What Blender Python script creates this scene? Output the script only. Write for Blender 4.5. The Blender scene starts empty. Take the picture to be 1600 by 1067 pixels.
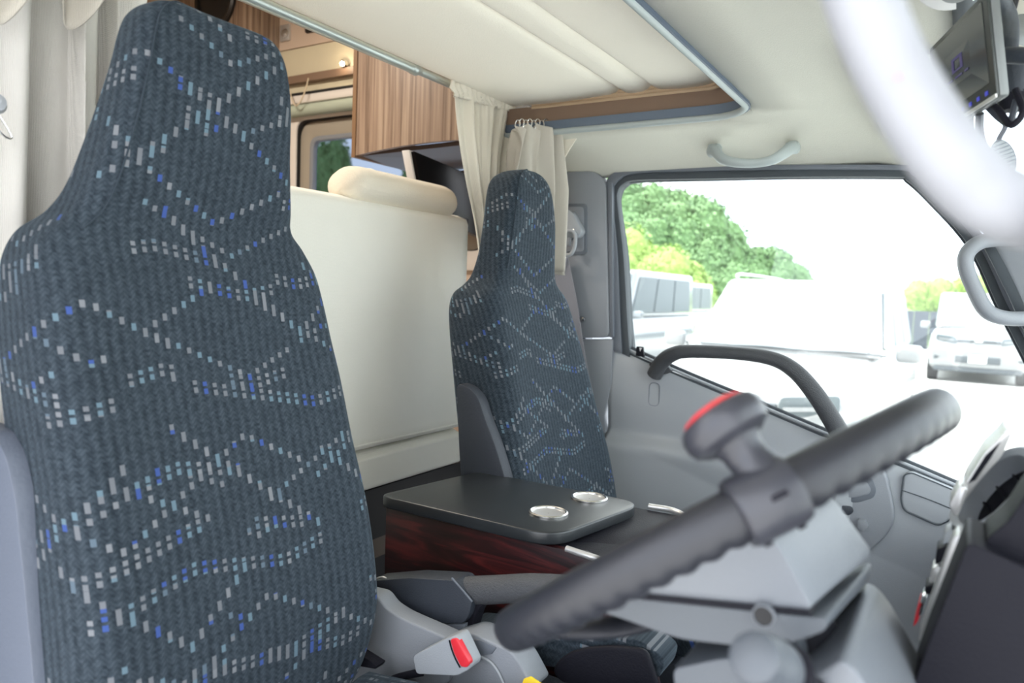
import bpy, bmesh, math, random
from mathutils import Vector, Matrix
random.seed(7)
SC = bpy.context.scene
COL = SC.collection
PI = math.pi
V = Vector

# ------------------------------------------------------------------ camera
F = 1158.0
CAM = V((0, 0, 1.75))
def _axes():
    dY = V((1510 - 800, 480 - 533.5, F)).normalized()
    dX = V((-1100 - 800, 381 - 533.5, F)); dX = -(dX - dX.dot(dY) * dY).normalized()
    dZ = dX.cross(dY)
    return dX, dY, dZ
AX = _axes()
def ray(u, v):
    d = V((u - 800, v - 533.5, F))
    return V((AX[0].dot(d), AX[1].dot(d), AX[2].dot(d)))
def at(u, v, x=None, y=None, z=None):
    """world point where the sight line through a photo pixel meets a real plane of the vehicle"""
    d = ray(u, v)
    if x is not None: t = (x - CAM.x) / d.x
    elif y is not None: t = (y - CAM.y) / d.y
    else: t = (z - CAM.z) / d.z
    return CAM + t * d
def atd(u, v, dist): return CAM + ray(u, v) * dist / F

cam = bpy.data.cameras.new('camera'); camo = bpy.data.objects.new('camera', cam); COL.objects.link(camo)
right = V([AX[i][0] for i in range(3)]); down = V([AX[i][1] for i in range(3)]); fwd = V([AX[i][2] for i in range(3)])
m = Matrix.Identity(4)
for i in range(3):
    m[i][0] = right[i]; m[i][1] = -down[i]; m[i][2] = -fwd[i]; m[i][3] = CAM[i]
camo.matrix_world = m
cam.sensor_width = 36; cam.lens = F / 1600 * 36; cam.clip_start = 0.02; cam.clip_end = 600
cam.dof.use_dof = True; cam.dof.focus_distance = 1.35; cam.dof.aperture_fstop = 4.5
SC.camera = camo

# ------------------------------------------------------------------ light
SC.view_settings.view_transform = 'Standard'
SC.view_settings.look = 'None'
SC.view_settings.gamma = 1
SC.view_settings.use_curve_mapping = False
SC.view_settings.exposure = 0.6
W = bpy.data.worlds.new('sky'); SC.world = W; W.use_nodes = True
nt = W.node_tree; nt.nodes.clear()
wo = nt.nodes.new('ShaderNodeOutputWorld'); bg = nt.nodes.new('ShaderNodeBackground')
tc = nt.nodes.new('ShaderNodeTexCoord'); sx = nt.nodes.new('ShaderNodeSeparateXYZ')
nz = nt.nodes.new('ShaderNodeTexNoise'); nz.inputs['Scale'].default_value = 2.2; nz.inputs['Detail'].default_value = 5
cr = nt.nodes.new('ShaderNodeValToRGB')
cr.color_ramp.elements[0].position = 0.40; cr.color_ramp.elements[0].color = (0.78, 0.86, 1.0, 1)
cr.color_ramp.elements[1].position = 0.62; cr.color_ramp.elements[1].color = (1, 1, 1, 1)
nt.links.new(tc.outputs['Generated'], nz.inputs['Vector']); nt.links.new(nz.outputs['Fac'], cr.inputs['Fac'])
nt.links.new(cr.outputs['Color'], bg.inputs['Color']); bg.inputs['Strength'].default_value = 3.0
nt.links.new(bg.outputs['Background'], wo.inputs['Surface'])
sun = bpy.data.lights.new('sun', 'SUN'); sun.energy = 4.5; sun.angle = math.radians(3); sun.color = (1, 0.97, 0.92)
suno = bpy.data.objects.new('sun', sun); COL.objects.link(suno)
suno.rotation_euler = V((-0.35, -0.20, 1.0)).to_track_quat('Z', 'Y').to_euler()
# unseen ceiling area light, added to brighten the living area behind the cab
for nm, loc, sx_, sy_, en, colr in (('living_fill_light', (-2.2, 1.2, 3.02), 0.5, 0.3, 22, (1, 0.9, 0.78)),):
    al = bpy.data.lights.new(nm, 'AREA'); al.shape = 'RECTANGLE'; al.size = sx_; al.size_y = sy_; al.energy = en; al.color = colr
    ao = bpy.data.objects.new(nm, al); COL.objects.link(ao); ao.location = loc

# ------------------------------------------------------------------ helpers: materials
def new_mat(name):
    mt = bpy.data.materials.new(name); mt.use_nodes = True
    b = mt.node_tree.nodes['Principled BSDF']
    return mt, mt.node_tree, b
def N(nt, t, **kw):
    n = nt.nodes.new(t)
    for k, v in kw.items(): setattr(n, k, v)
    return n
def mat(name, col, rough=0.5, metal=0.0, bump=0.0, bscale=200.0, var=0.06, vscale=6.0, coat=0.0, spec=0.5, emit=None, estr=1.0, sheen=0.0):
    mt, nt, b = new_mat(name)
    b.inputs['Roughness'].default_value = rough; b.inputs['Metallic'].default_value = metal
    b.inputs['Coat Weight'].default_value = coat; b.inputs['Specular IOR Level'].default_value = spec
    b.inputs['Sheen Weight'].default_value = sheen
    tc = N(nt, 'ShaderNodeTexCoord')
    n1 = N(nt, 'ShaderNodeTexNoise'); n1.inputs['Scale'].default_value = vscale; n1.inputs['Detail'].default_value = 4
    mx = N(nt, 'ShaderNodeMixRGB'); mx.inputs[1].default_value = tuple(c * (1 - var) for c in col) + (1,)
    mx.inputs[2].default_value = tuple(min(1, c * (1 + var)) for c in col) + (1,)
    nt.links.new(tc.outputs['Object'], n1.inputs['Vector']); nt.links.new(n1.outputs['Fac'], mx.inputs[0])
    nt.links.new(mx.outputs[0], b.inputs['Base Color'])
    if bump:
        n2 = N(nt, 'ShaderNodeTexNoise'); n2.inputs['Scale'].default_value = bscale; n2.inputs['Detail'].default_value = 2
        bp = N(nt, 'ShaderNodeBump'); bp.inputs['Strength'].default_value = bump; bp.inputs['Distance'].default_value = 0.002
        nt.links.new(tc.outputs['Object'], n2.inputs['Vector']); nt.links.new(n2.outputs['Fac'], bp.inputs['Height'])
        nt.links.new(bp.outputs['Normal'], b.inputs['Normal'])
    if emit:
        b.inputs['Emission Color'].default_value = emit + (1,); b.inputs['Emission Strength'].default_value = estr
    return mt
def weave_mat(name, col, scale=260, strength=0.5, rough=0.95, var=0.05, stretch=(1, 1, 1), sheen=0.2, contrast=0.12):
    """fine woven cloth: two crossed wave patterns used for thread colour and relief"""
    mt, nt, b = new_mat(name)
    b.inputs['Roughness'].default_value = rough; b.inputs['Sheen Weight'].default_value = sheen
    tc = N(nt, 'ShaderNodeTexCoord'); mp = N(nt, 'ShaderNodeMapping'); mp.inputs['Scale'].default_value = stretch
    nt.links.new(tc.outputs['Object'], mp.inputs['Vector'])
    wv = []
    for d in ('Y', 'Z'):
        w = N(nt, 'ShaderNodeTexWave', bands_direction=d); w.inputs['Scale'].default_value = scale
        w.inputs['Distortion'].default_value = 1.5; w.inputs['Detail'].default_value = 1
        nt.links.new(mp.outputs[0], w.inputs['Vector']); wv.append(w)
    ad = N(nt, 'ShaderNodeMath', operation='ADD'); nt.links.new(wv[0].outputs['Fac'], ad.inputs[0]); nt.links.new(wv[1].outputs['Fac'], ad.inputs[1])
    n1 = N(nt, 'ShaderNodeTexNoise'); n1.inputs['Scale'].default_value = 9; nt.links.new(tc.outputs['Object'], n1.inputs['Vector'])
    mx = N(nt, 'ShaderNodeMixRGB'); mx.inputs[1].default_value = tuple(c * (1 - contrast) for c in col) + (1,); mx.inputs[2].default_value = tuple(min(1, c * 1.04) for c in col) + (1,)
    hf = N(nt, 'ShaderNodeMath', operation='MULTIPLY'); hf.inputs[1].default_value = 0.5; nt.links.new(ad.outputs[0], hf.inputs[0])
    nt.links.new(hf.outputs[0], mx.inputs[0])
    m2 = N(nt, 'ShaderNodeMixRGB', blend_type='MULTIPLY'); m2.inputs[0].default_value = 1
    cr = N(nt, 'ShaderNodeValToRGB'); cr.color_ramp.elements[0].color = (1 - 2 * var,) * 3 + (1,); cr.color_ramp.elements[1].color = (1, 1, 1, 1)
    nt.links.new(n1.outputs['Fac'], cr.inputs[0]); nt.links.new(mx.outputs[0], m2.inputs[1]); nt.links.new(cr.outputs[0], m2.inputs[2])
    nt.links.new(m2.outputs[0], b.inputs['Base Color'])
    bp = N(nt, 'ShaderNodeBump'); bp.inputs['Strength'].default_value = strength; bp.inputs['Distance'].default_value = 0.0015
    nt.links.new(ad.outputs[0], bp.inputs['Height']); nt.links.new(bp.outputs['Normal'], b.inputs['Normal'])
    return mt
def wood_mat(name, dark, mid, light, stretch, scale=6, rough=0.4, dist=2.0):
    mt, nt, b = new_mat(name); b.inputs['Roughness'].default_value = rough
    tc = N(nt, 'ShaderNodeTexCoord'); mp = N(nt, 'ShaderNodeMapping'); mp.inputs['Scale'].default_value = stretch
    n1 = N(nt, 'ShaderNodeTexNoise'); n1.inputs['Scale'].default_value = scale; n1.inputs['Detail'].default_value = 8; n1.inputs['Distortion'].default_value = dist
    n1.inputs['Roughness'].default_value = 0.6
    cr = N(nt, 'ShaderNodeValToRGB')
    cr.color_ramp.elements[0].position = 0.33; cr.color_ramp.elements[0].color = dark + (1,)
    cr.color_ramp.elements[1].position = 0.66; cr.color_ramp.elements[1].color = light + (1,)
    e = cr.color_ramp.elements.new(0.5); e.color = mid + (1,)
    nt.links.new(tc.outputs['Object'], mp.inputs['Vector']); nt.links.new(mp.outputs[0], n1.inputs['Vector']); nt.links.new(n1.outputs['Fac'], cr.inputs[0])
    nt.links.new(cr.outputs[0], b.inputs['Base Color'])
    bp = N(nt, 'ShaderNodeBump'); bp.inputs['Strength'].default_value = 0.15; bp.inputs['Distance'].default_value = 0.001
    nt.links.new(n1.outputs['Fac'], bp.inputs['Height']); nt.links.new(bp.outputs['Normal'], b.inputs['Normal'])
    return mt
def glass_mat(name, tint=(1, 1, 1), refl=0.06, haze=0.0):
    mt = bpy.data.materials.new(name); mt.use_nodes = True; nt = mt.node_tree; nt.nodes.clear()
    o = N(nt, 'ShaderNodeOutputMaterial'); t = N(nt, 'ShaderNodeBsdfTransparent'); t.inputs[0].default_value = tint + (1,)
    g = N(nt, 'ShaderNodeBsdfGlossy'); g.inputs['Roughness'].default_value = 0.02
    mx = N(nt, 'ShaderNodeMixShader'); mx.inputs[0].default_value = refl
    nt.links.new(t.outputs[0], mx.inputs[1]); nt.links.new(g.outputs[0], mx.inputs[2])
    last = mx
    if haze:
        df = N(nt, 'ShaderNodeBsdfTranslucent'); df.inputs[0].default_value = (1, 1, 1, 1)
        m2 = N(nt, 'ShaderNodeMixShader'); m2.inputs[0].default_value = haze
        nt.links.new(mx.outputs[0], m2.inputs[1]); nt.links.new(df.outputs[0], m2.inputs[2]); last = m2
    nt.links.new(last.outputs[0], o.inputs[0])
    return mt
def seat_fabric():
    """navy ribbed moquette: faint columns and rows of small dashes that follow crossing curves"""
    mt, nt, b = new_mat('seat_fabric'); L = nt.links
    b.inputs['Roughness'].default_value = 0.9; b.inputs['Sheen Weight'].default_value = 0.12; b.inputs['Specular IOR Level'].default_value = 0.15
    b.inputs['Sheen Tint'].default_value = (0.55, 0.68, 0.8, 1)
    uv = N(nt, 'ShaderNodeUVMap'); uv.uv_map = 'UVMap'
    sp = N(nt, 'ShaderNodeSeparateXYZ'); L.new(uv.outputs[0], sp.inputs[0])
    def mth(op, a, bb=None, c=None):
        n = N(nt, 'ShaderNodeMath', operation=op)
        for i, x in enumerate((a, bb, c)):
            if x is None: continue
            if isinstance(x, (int, float)): n.inputs[i].default_value = x
            else: L.new(x, n.inputs[i])
        return n.outputs[0]
    U, Vv = sp.outputs[0], sp.outputs[1]
    cw = 0.0138
    uc = mth('MULTIPLY', U, 1 / cw); ci = mth('FLOOR', uc); fu = mth('FRACT', uc)
    incol = mth('LESS_THAN', mth('ABSOLUTE', mth('SUBTRACT', fu, 0.5)), 0.21)
    masks = []
    # (amplitude, cells per wave, phase, repeat height, offset, dash half height, pair gap)
    fam = [(0.050, 26.0, 0.3, 0.205, 0.02, 0.0042, 0.0), (0.050, 26.0, 3.44, 0.205, 0.05, 0.0042, 0.0),
           (0.014, 19.0, 1.2, 0.118, 0.07, 0.0032, 0.0095), (0.095, 34.0, 5.0, 0.29, 0.13, 0.0058, 0.0),
           (0.095, 34.0, 1.86, 0.29, 0.20, 0.0058, 0.0), (0.022, 31.0, 2.1, 0.171, 0.20, 0.0034, 0.0095), (0.034, 21.0, 0.9, 0.163, 0.11, 0.0036, 0.0)]
    for k, (A, n, ph, P, off, hh, gap) in enumerate(fam):
        s = mth('SUBTRACT', mth('MULTIPLY', mth('PINGPONG', mth('ADD', mth('DIVIDE', ci, n), ph / 6.283 + 4), 0.5), 4.0), 1.0)
        fcur = mth('ADD', mth('MULTIPLY', s, A), off)
        rel = mth('SUBTRACT', Vv, fcur)
        idx = mth('FLOOR', mth('DIVIDE', rel, P))
        fr = mth('MULTIPLY', mth('FRACT', mth('DIVIDE', rel, P)), P)
        hit = mth('LESS_THAN', mth('ABSOLUTE', mth('SUBTRACT', fr, P / 2)), hh)
        if gap:
            hit2 = mth('LESS_THAN', mth('ABSOLUTE', mth('SUBTRACT', fr, P / 2 + gap)), hh * 0.8)
            hit = mth('MAXIMUM', hit, hit2)
        # runs of dashes: low-frequency presence along the curve
        cb = N(nt, 'ShaderNodeCombineXYZ'); L.new(mth('MULTIPLY', ci, 0.085), cb.inputs[0]); L.new(mth('ADD', mth('MULTIPLY', idx, 7.3), k * 13.7), cb.inputs[1])
        ns = N(nt, 'ShaderNodeTexNoise'); ns.inputs['Scale'].default_value = 1.6; ns.inputs['Detail'].default_value = 0; L.new(cb.outputs[0], ns.inputs['Vector'])
        pres = mth('GREATER_THAN', ns.outputs['Fac'], 0.47 if gap else 0.42)
        masks.append(mth('MULTIPLY', hit, pres))
    tot = masks[0]
    for mk_ in masks[1:]: tot = mth('MAXIMUM', tot, mk_)
    tot = mth('MULTIPLY', tot, incol)
    # colour of each dash
    cb = N(nt, 'ShaderNodeCombineXYZ'); L.new(ci, cb.inputs[0]); L.new(mth('FLOOR', mth('MULTIPLY', Vv, 35.0)), cb.inputs[1])
    wn = N(nt, 'ShaderNodeTexWhiteNoise', noise_dimensions='2D'); L.new(cb.outputs[0], wn.inputs['Vector'])
    dc = N(nt, 'ShaderNodeValToRGB'); dc.color_ramp.interpolation = 'CONSTANT'
    dc.color_ramp.elements[0].position = 0; dc.color_ramp.elements[0].color = (0.120, 0.128, 0.142, 1)
    dc.color_ramp.elements[1].position = 0.45; dc.color_ramp.elements[1].color = (0.095, 0.145, 0.180, 1)
    e = dc.color_ramp.elements.new(0.66); e.color = (0.150, 0.158, 0.172, 1)
    e = dc.color_ramp.elements.new(0.80); e.color = (0.035, 0.065, 0.21, 1)
    e = dc.color_ramp.elements.new(0.93); e.color = (0.08, 0.11, 0.14, 1)
    L.new(wn.outputs['Value'], dc.inputs[0])
    # ground cloth: ribs, dark zigzag flecks
    rib = mth('ADD', mth('MULTIPLY', mth('SINE', mth('MULTIPLY', uc, 2 * PI)), 0.5), 0.5)
    zz = mth('ADD', mth('MULTIPLY', Vv, 170.0), mth('MULTIPLY', mth('PINGPONG', uc, 0.5), 2.4))
    fleck = mth('LESS_THAN', mth('FRACT', zz), 0.42)
    cb2 = N(nt, 'ShaderNodeCombineXYZ'); L.new(mth('FLOOR', mth('MULTIPLY', uc, 3.0)), cb2.inputs[0]); L.new(mth('FLOOR', mth('MULTIPLY', Vv, 300.0)), cb2.inputs[1])
    wn2 = N(nt, 'ShaderNodeTexWhiteNoise', noise_dimensions='2D'); L.new(cb2.outputs[0], wn2.inputs['Vector'])
    g1 = N(nt, 'ShaderNodeMixRGB'); g1.inputs[1].default_value = (0.013, 0.019, 0.026, 1); g1.inputs[2].default_value = (0.041, 0.054, 0.068, 1)
    L.new(mth('ADD', mth('MULTIPLY', rib, 0.45), mth('MULTIPLY', wn2.outputs['Value'], 0.62)), g1.inputs[0])
    g2 = N(nt, 'ShaderNodeMixRGB', blend_type='MULTIPLY'); g2.inputs[2].default_value = (0.76, 0.78, 0.80, 1); L.new(fleck, g2.inputs[0]); L.new(g1.outputs[0], g2.inputs[1])
    fin = N(nt, 'ShaderNodeMixRGB'); L.new(tot, fin.inputs[0]); L.new(g2.outputs[0], fin.inputs[1]); L.new(dc.outputs[0], fin.inputs[2])
    L.new(fin.outputs[0], b.inputs['Base Color'])
    bp = N(nt, 'ShaderNodeBump'); bp.inputs['Strength'].default_value = 0.5; bp.inputs['Distance'].default_value = 0.001
    L.new(mth('ADD', rib, mth('MULTIPLY', wn2.outputs['Value'], 0.4)), bp.inputs['Height']); L.new(bp.outputs[0], b.inputs['Normal'])
    return mt

M = dict(
    fabric=seat_fabric(),
    shield=mat('shield_slate', (0.10, 0.115, 0.15), 0.5, bump=0.3),
    seat_plastic=mat('seat_plastic', (0.026, 0.031, 0.042), 0.6, bump=0.3),
    grey_trim=mat('grey_trim', (0.235, 0.25, 0.275), 0.5, bump=0.25, bscale=500, var=0.03),
    grey_light=mat('grey_light', (0.33, 0.35, 0.375), 0.48, bump=0.25, bscale=500, var=0.03),
    grey_mid=mat('grey_mid', (0.13, 0.145, 0.17), 0.5, bump=0.25, bscale=500, var=0.03),
    dark_trim=mat('dark_trim', (0.030, 0.036, 0.048), 0.5, bump=0.3, bscale=400),
    black_trim=mat('black_trim', (0.012, 0.012, 0.017), 0.5, bump=0.3, bscale=400, spec=0.10),
    rubber=mat('rubber', (0.05, 0.06, 0.07), 0.7),
    rubber_grey=mat('rubber_grey', (0.11, 0.135, 0.15), 0.55),
    rimblack=mat('rim_leather', (0.017, 0.018, 0.024), 0.40, bump=0.25, bscale=600, spec=0.5),
    clamp_grey=mat('clamp_plastic', (0.035, 0.036, 0.045), 0.34),
    handle_black=mat('textured_grip', (0.060, 0.063, 0.070), 0.6, bump=1.0, bscale=450),
    grey_handle=mat('pale_grip', (0.29, 0.295, 0.315), 0.5),
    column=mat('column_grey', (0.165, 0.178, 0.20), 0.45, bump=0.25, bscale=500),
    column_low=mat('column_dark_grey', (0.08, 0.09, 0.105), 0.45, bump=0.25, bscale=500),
    red=mat('red_plastic', (0.72, 0.03, 0.045), 0.35),
    yellow=mat('yellow_label', (0.9, 0.62, 0.02), 0.5),
    chrome=mat('chrome', (0.8, 0.8, 0.8), 0.12, 1.0),
    steel=mat('brushed_steel', (0.72, 0.71, 0.69), 0.25, 1.0, bump=0.1, bscale=900),
    silver=mat('silver_paint', (0.62, 0.61, 0.60), 0.35, 0.6),
    rod=mat('rod_silver', (0.42, 0.47, 0.46), 0.33, 0.55),
    headliner=mat('headliner_cloth', (0.62, 0.615, 0.54), 0.95, bump=0.5, bscale=380, var=0.03, sheen=0.1),
    liner_edge=mat('liner_edge_trim', (0.40, 0.45, 0.45), 0.5),
    liner_side=mat('liner_side_vinyl', (0.12, 0.155, 0.21), 0.5, bump=0.2),
    brown_board=mat('brown_board', (0.22, 0.145, 0.10), 0.5, var=0.1),
    black_gap=mat('black_rubber_strip', (0.01, 0.01, 0.012), 0.6),
    cream=mat('cream_bed_cloth', (0.93, 0.885, 0.77), 0.95, bump=0.5, bscale=330, var=0.02, sheen=0.2),
    cream_bench=weave_mat('cream_bench_cloth', (0.93, 0.91, 0.82), 110, 0.3, contrast=0.05, var=0.02),
    cream_rest=mat('cream_headrest_cloth', (0.84, 0.77, 0.64), 0.95, bump=0.6, bscale=260, var=0.02, sheen=0.2),
    curtain_cream=weave_mat('curtain_cream', (0.86, 0.80, 0.68), 300, 0.4, contrast=0.06),
    curtain_grey=weave_mat('curtain_greige', (0.55, 0.51, 0.44), 300, 0.4, contrast=0.10),
    curtain_white=weave_mat('curtain_white', (0.86, 0.83, 0.78), 220, 0.5, contrast=0.12),
    walnut=wood_mat('walnut_laminate', (0.11, 0.07, 0.047), (0.27, 0.19, 0.138), (0.37, 0.28, 0.208), (22, 22, 0.4), 3.2, 0.38, 0.6),
    walnut_edge=mat('walnut_edge', (0.20, 0.115, 0.06), 0.4),
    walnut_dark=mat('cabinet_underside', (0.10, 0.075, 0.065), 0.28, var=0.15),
    pale_wood=wood_mat('pale_ply', (0.40, 0.28, 0.17), (0.52, 0.38, 0.25), (0.62, 0.48, 0.33), (0.3, 20, 26), 4, 0.5, 0.3),
    rosewood=wood_mat('rosewood', (0.004, 0.002, 0.002), (0.020, 0.004, 0.005), (0.085, 0.012, 0.012), (1.3, 4, 11), 2.6, 0.35, 1.6),
    table_black=mat('table_black', (0.018, 0.021, 0.024), 0.33, bump=0.12, bscale=700, spec=0.6, var=0.15),
    pinkcream=mat('living_wall_laminate', (0.62, 0.49, 0.39), 0.5),
    cream_plain=mat('living_cream_laminate', (0.66, 0.60, 0.44), 0.5),
    blind_white=mat('blind_white', (0.74, 0.69, 0.64), 0.5),
    blind_green=mat('blind_roll_cloth', (0.42, 0.47, 0.38), 0.8),
    win_inner=mat('window_inner_frame', (0.36, 0.32, 0.26), 0.45),
    tv_black=mat('tv_black', (0.004, 0.004, 0.005), 0.3, spec=0.12),
    tv_white=mat('tv_white', (0.75, 0.74, 0.74), 0.4),
    screen=mat('dark_screen', (0.045, 0.048, 0.048), 0.12, spec=0.6),
    bezel=mat('monitor_bezel', (0.035, 0.04, 0.038), 0.3),
    monitor_side=mat('monitor_side', (0.17, 0.18, 0.18), 0.35, 0.3),
    blue_light=mat('blue_lit_mark', (0.02, 0.02, 0.2), 0.5, emit=(0.10, 0.12, 1.0), estr=0.22),
    screen_reflection=mat('violet_reflection_glow', (0.04, 0.03, 0.1), 0.5, emit=(0.10, 0.07, 0.35), estr=0.10),
    amber=mat('lit_spot', (1, 0.8, 0.5), 0.5, emit=(1, 0.85, 0.6), estr=12),
    speaker=mat('speaker_black', (0.012, 0.011, 0.011), 0.35),
    belt=weave_mat('belt_webbing', (0.30, 0.30, 0.34), 380, 0.4, contrast=0.1),
    carpet=mat('carpet_grey', (0.14, 0.16, 0.19), 0.98, bump=1.0, bscale=300, var=0.2, vscale=90),
    floor=mat('living_floor', (0.25, 0.19, 0.14), 0.5),
    shell=mat('shell_white', (0.7, 0.69, 0.66), 0.6),
    cord=mat('cord_beige', (0.6, 0.5, 0.36), 0.8),
    glass=glass_mat('door_glass', (0.97, 1.0, 0.985), 0.03, 0.008),
    glass_living=glass_mat('living_glass', (0.36, 0.39, 0.43), 0.03, 0.0),
    cord_white=mat('paint_white_car', (0.26, 0.265, 0.27), 0.22, coat=0.5),
    car_silver=mat('paint_pale_silver_car', (0.20, 0.215, 0.23), 0.25, 0.3, coat=0.5),
    car_black=mat('paint_black_car', (0.03, 0.035, 0.04), 0.15, coat=0.8),
    car_glass=mat('car_glass', (0.07, 0.09, 0.10), 0.3, spec=0.25),
    car_glass_pale=mat('car_windscreen', (0.22, 0.24, 0.25), 0.08, spec=0.8),
    car_dark=mat('car_dark_plastic', (0.08, 0.09, 0.10), 0.5),
    car_plate=mat('plate_white', (0.85, 0.85, 0.82), 0.5),
    lamp_glass=mat('headlamp_glass', (0.11, 0.13, 0.14), 0.3, spec=0.3),
    tyre=mat('tyre', (0.035, 0.035, 0.037), 0.8),
    ground=mat('car_park_concrete', (0.60, 0.595, 0.57), 0.9, bump=0.3, bscale=30, var=0.08, vscale=0.6),
    grass=mat('grass_bank', (0.24, 0.33, 0.10), 0.95, var=0.35, vscale=0.8),
    bark=mat('bark', (0.12, 0.09, 0.06), 0.9),
    fence_dark=mat('fence_panel_dark', (0.05, 0.06, 0.075), 0.7),
    fence_wire=mat('fence_wire', (0.20, 0.25, 0.22), 0.6),
)
def leaf_mat(name, a, b_):
    mt, nt, b = new_mat(name); b.inputs['Roughness'].default_value = 0.6
    tc = N(nt, 'ShaderNodeTexCoord'); n1 = N(nt, 'ShaderNodeTexNoise'); n1.inputs['Scale'].default_value = 0.9; n1.inputs['Detail'].default_value = 5
    mx = N(nt, 'ShaderNodeMixRGB'); mx.inputs[1].default_value = a + (1,); mx.inputs[2].default_value = b_ + (1,)
    nt.links.new(tc.outputs['Object'], n1.inputs['Vector']); nt.links.new(n1.outputs['Fac'], mx.inputs[0]); nt.links.new(mx.outputs[0], b.inputs['Base Color'])
    b.inputs['Transmission Weight'].default_value = 0.0
    return mt
M['leaf_dark'] = leaf_mat('leaf_green', (0.09, 0.19, 0.06), (0.17, 0.30, 0.11))
M['leaf_light'] = leaf_mat('leaf_yellow_green', (0.20, 0.34, 0.06), (0.36, 0.47, 0.12))

# ------------------------------------------------------------------ helpers: objects
ORG = {}
def link(name, me, m, parent=None, origin=None):
    """me holds world coordinates; the object's origin goes to the base of its own bounds"""
    vs = [v.co for v in me.vertices]
    if origin is None:
        lo = V([min(v[i] for v in vs) for i in range(3)]); hi = V([max(v[i] for v in vs) for i in range(3)])
        origin = V(((lo.x + hi.x) / 2, (lo.y + hi.y) / 2, lo.z))
    origin = V(origin)
    me.transform(Matrix.Translation(-origin))
    if isinstance(m, (list, tuple)):
        for k in m: me.materials.append(k)
    elif m: me.materials.append(m)
    o = bpy.data.objects.new(name, me); COL.objects.link(o)
    if parent is not None:
        o.parent = parent; o.location = origin - ORG[parent.name]
    else: o.location = origin
    ORG[o.name] = origin
    return o
def from_bm(name, bm, m, parent=None, smooth=True, origin=None, angle=40):
    bmesh.ops.recalc_face_normals(bm, faces=bm.faces)
    me = bpy.data.meshes.new(name); bm.to_mesh(me); bm.free()
    if smooth:
        me.polygons.foreach_set('use_smooth', [True] * len(me.polygons))
        me.set_sharp_from_angle(angle=math.radians(angle))
    return link(name, me, m, parent, origin)
def thing(name, loc, label, cat, group=None):
    o = bpy.data.objects.new(name, None); COL.objects.link(o); o.location = loc; o.empty_display_size = 0.05
    ORG[o.name] = V(loc)
    return tag(o, label, cat, group)
def tag(o, label=None, cat=None, group=None, kind=None):
    if label: o['label'] = label
    if cat: o['category'] = cat
    if group: o['group'] = group
    if kind: o['kind'] = kind
    return o
def struct(o, label=None):
    o['kind'] = 'structure'
    if label: o['label'] = label
    return o
def bev(bm, w, seg=2, ang=30):
    es = [e for e in bm.edges if len(e.link_faces) == 2 and e.calc_face_angle(0) > math.radians(ang)]
    if es and w > 0: bmesh.ops.bevel(bm, geom=es, offset=w, segments=seg, profile=0.5, affect='EDGES', clamp_overlap=True)
def rounded(pts, r, n=4):
    """round the corners of a closed 3-D outline"""
    out = []; k = len(pts)
    for i in range(k):
        p, a, b_ = V(pts[i]), V(pts[i - 1]), V(pts[(i + 1) % k])
        rr = r[i] if isinstance(r, (list, tuple)) else r
        da, db = (a - p), (b_ - p)
        t = min(rr, da.length * 0.45, db.length * 0.45)
        if t <= 1e-6: out.append(p); continue
        A, B = p + da.normalized() * t, p + db.normalized() * t
        for j in range(n + 1):
            s = j / n
            out.append(A * (1 - s) ** 2 + p * 2 * s * (1 - s) + B * s * s)
    return out
def prism_bm(pts, vec, bw=0.0, seg=2, bm=None):
    bm0 = bmesh.new(); vec = V(vec)
    a = [bm0.verts.new(V(p)) for p in pts]; b_ = [bm0.verts.new(V(p) + vec) for p in pts]
    bm0.faces.new(a); bm0.faces.new(b_[::-1]); n = len(pts)
    for i in range(n): bm0.faces.new((a[i], b_[i], b_[(i + 1) % n], a[(i + 1) % n]))
    bmesh.ops.recalc_face_normals(bm0, faces=bm0.faces)
    if bw: bev(bm0, bw, seg)
    if bm is None: return bm0
    merge(bm, bm0); return bm
def merge(bm, other):
    me = bpy.data.meshes.new('tmp'); other.to_mesh(me); other.free(); bm.from_mesh(me); bpy.data.meshes.remove(me)
def prism(name, pts, vec, m, parent=None, bw=0.0, seg=2, r=0.0, rn=4):
    if r: pts = rounded(pts, r, rn)
    return from_bm(name, prism_bm(pts, vec, bw, seg), m, parent)
def P(plane, val, pix):
    return [at(u, v, **{plane: val}) for u, v in pix]
def box_bm(c, d, rot=None, bw=0.0, seg=2):
    bm = bmesh.new(); bmesh.ops.create_cube(bm, size=1)
    for v in bm.verts: v.co = V((v.co.x * d[0], v.co.y * d[1], v.co.z * d[2]))
    if bw: bev(bm, bw, seg)
    if rot is not None: bmesh.ops.transform(bm, matrix=rot.to_4x4(), verts=bm.verts)
    bmesh.ops.translate(bm, vec=V(c), verts=bm.verts)
    return bm
def box(name, c, d, m, parent=None, rot=None, bw=0.0, seg=2):
    return from_bm(name, box_bm(c, d, rot, bw, seg), m, parent)
def catmull(pts, n=8, closed=False):
    pts = [V(p) for p in pts]; out = []; k = len(pts)
    rng = range(k) if closed else range(k - 1)
    for i in rng:
        p0 = pts[i - 1] if (closed or i > 0) else pts[0] * 2 - pts[1]
        p1, p2 = pts[i], pts[(i + 1) % k]
        p3 = pts[(i + 2) % k] if (closed or i + 2 < k) else p2 * 2 - p1
        for j in range(n):
            t = j / n
            out.append(0.5 * ((2 * p1) + (p2 - p0) * t + (2 * p0 - 5 * p1 + 4 * p2 - p3) * t * t + (3 * p1 - p0 - 3 * p2 + p3) * t ** 3))
    if not closed: out.append(pts[-1])
    return out
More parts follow.
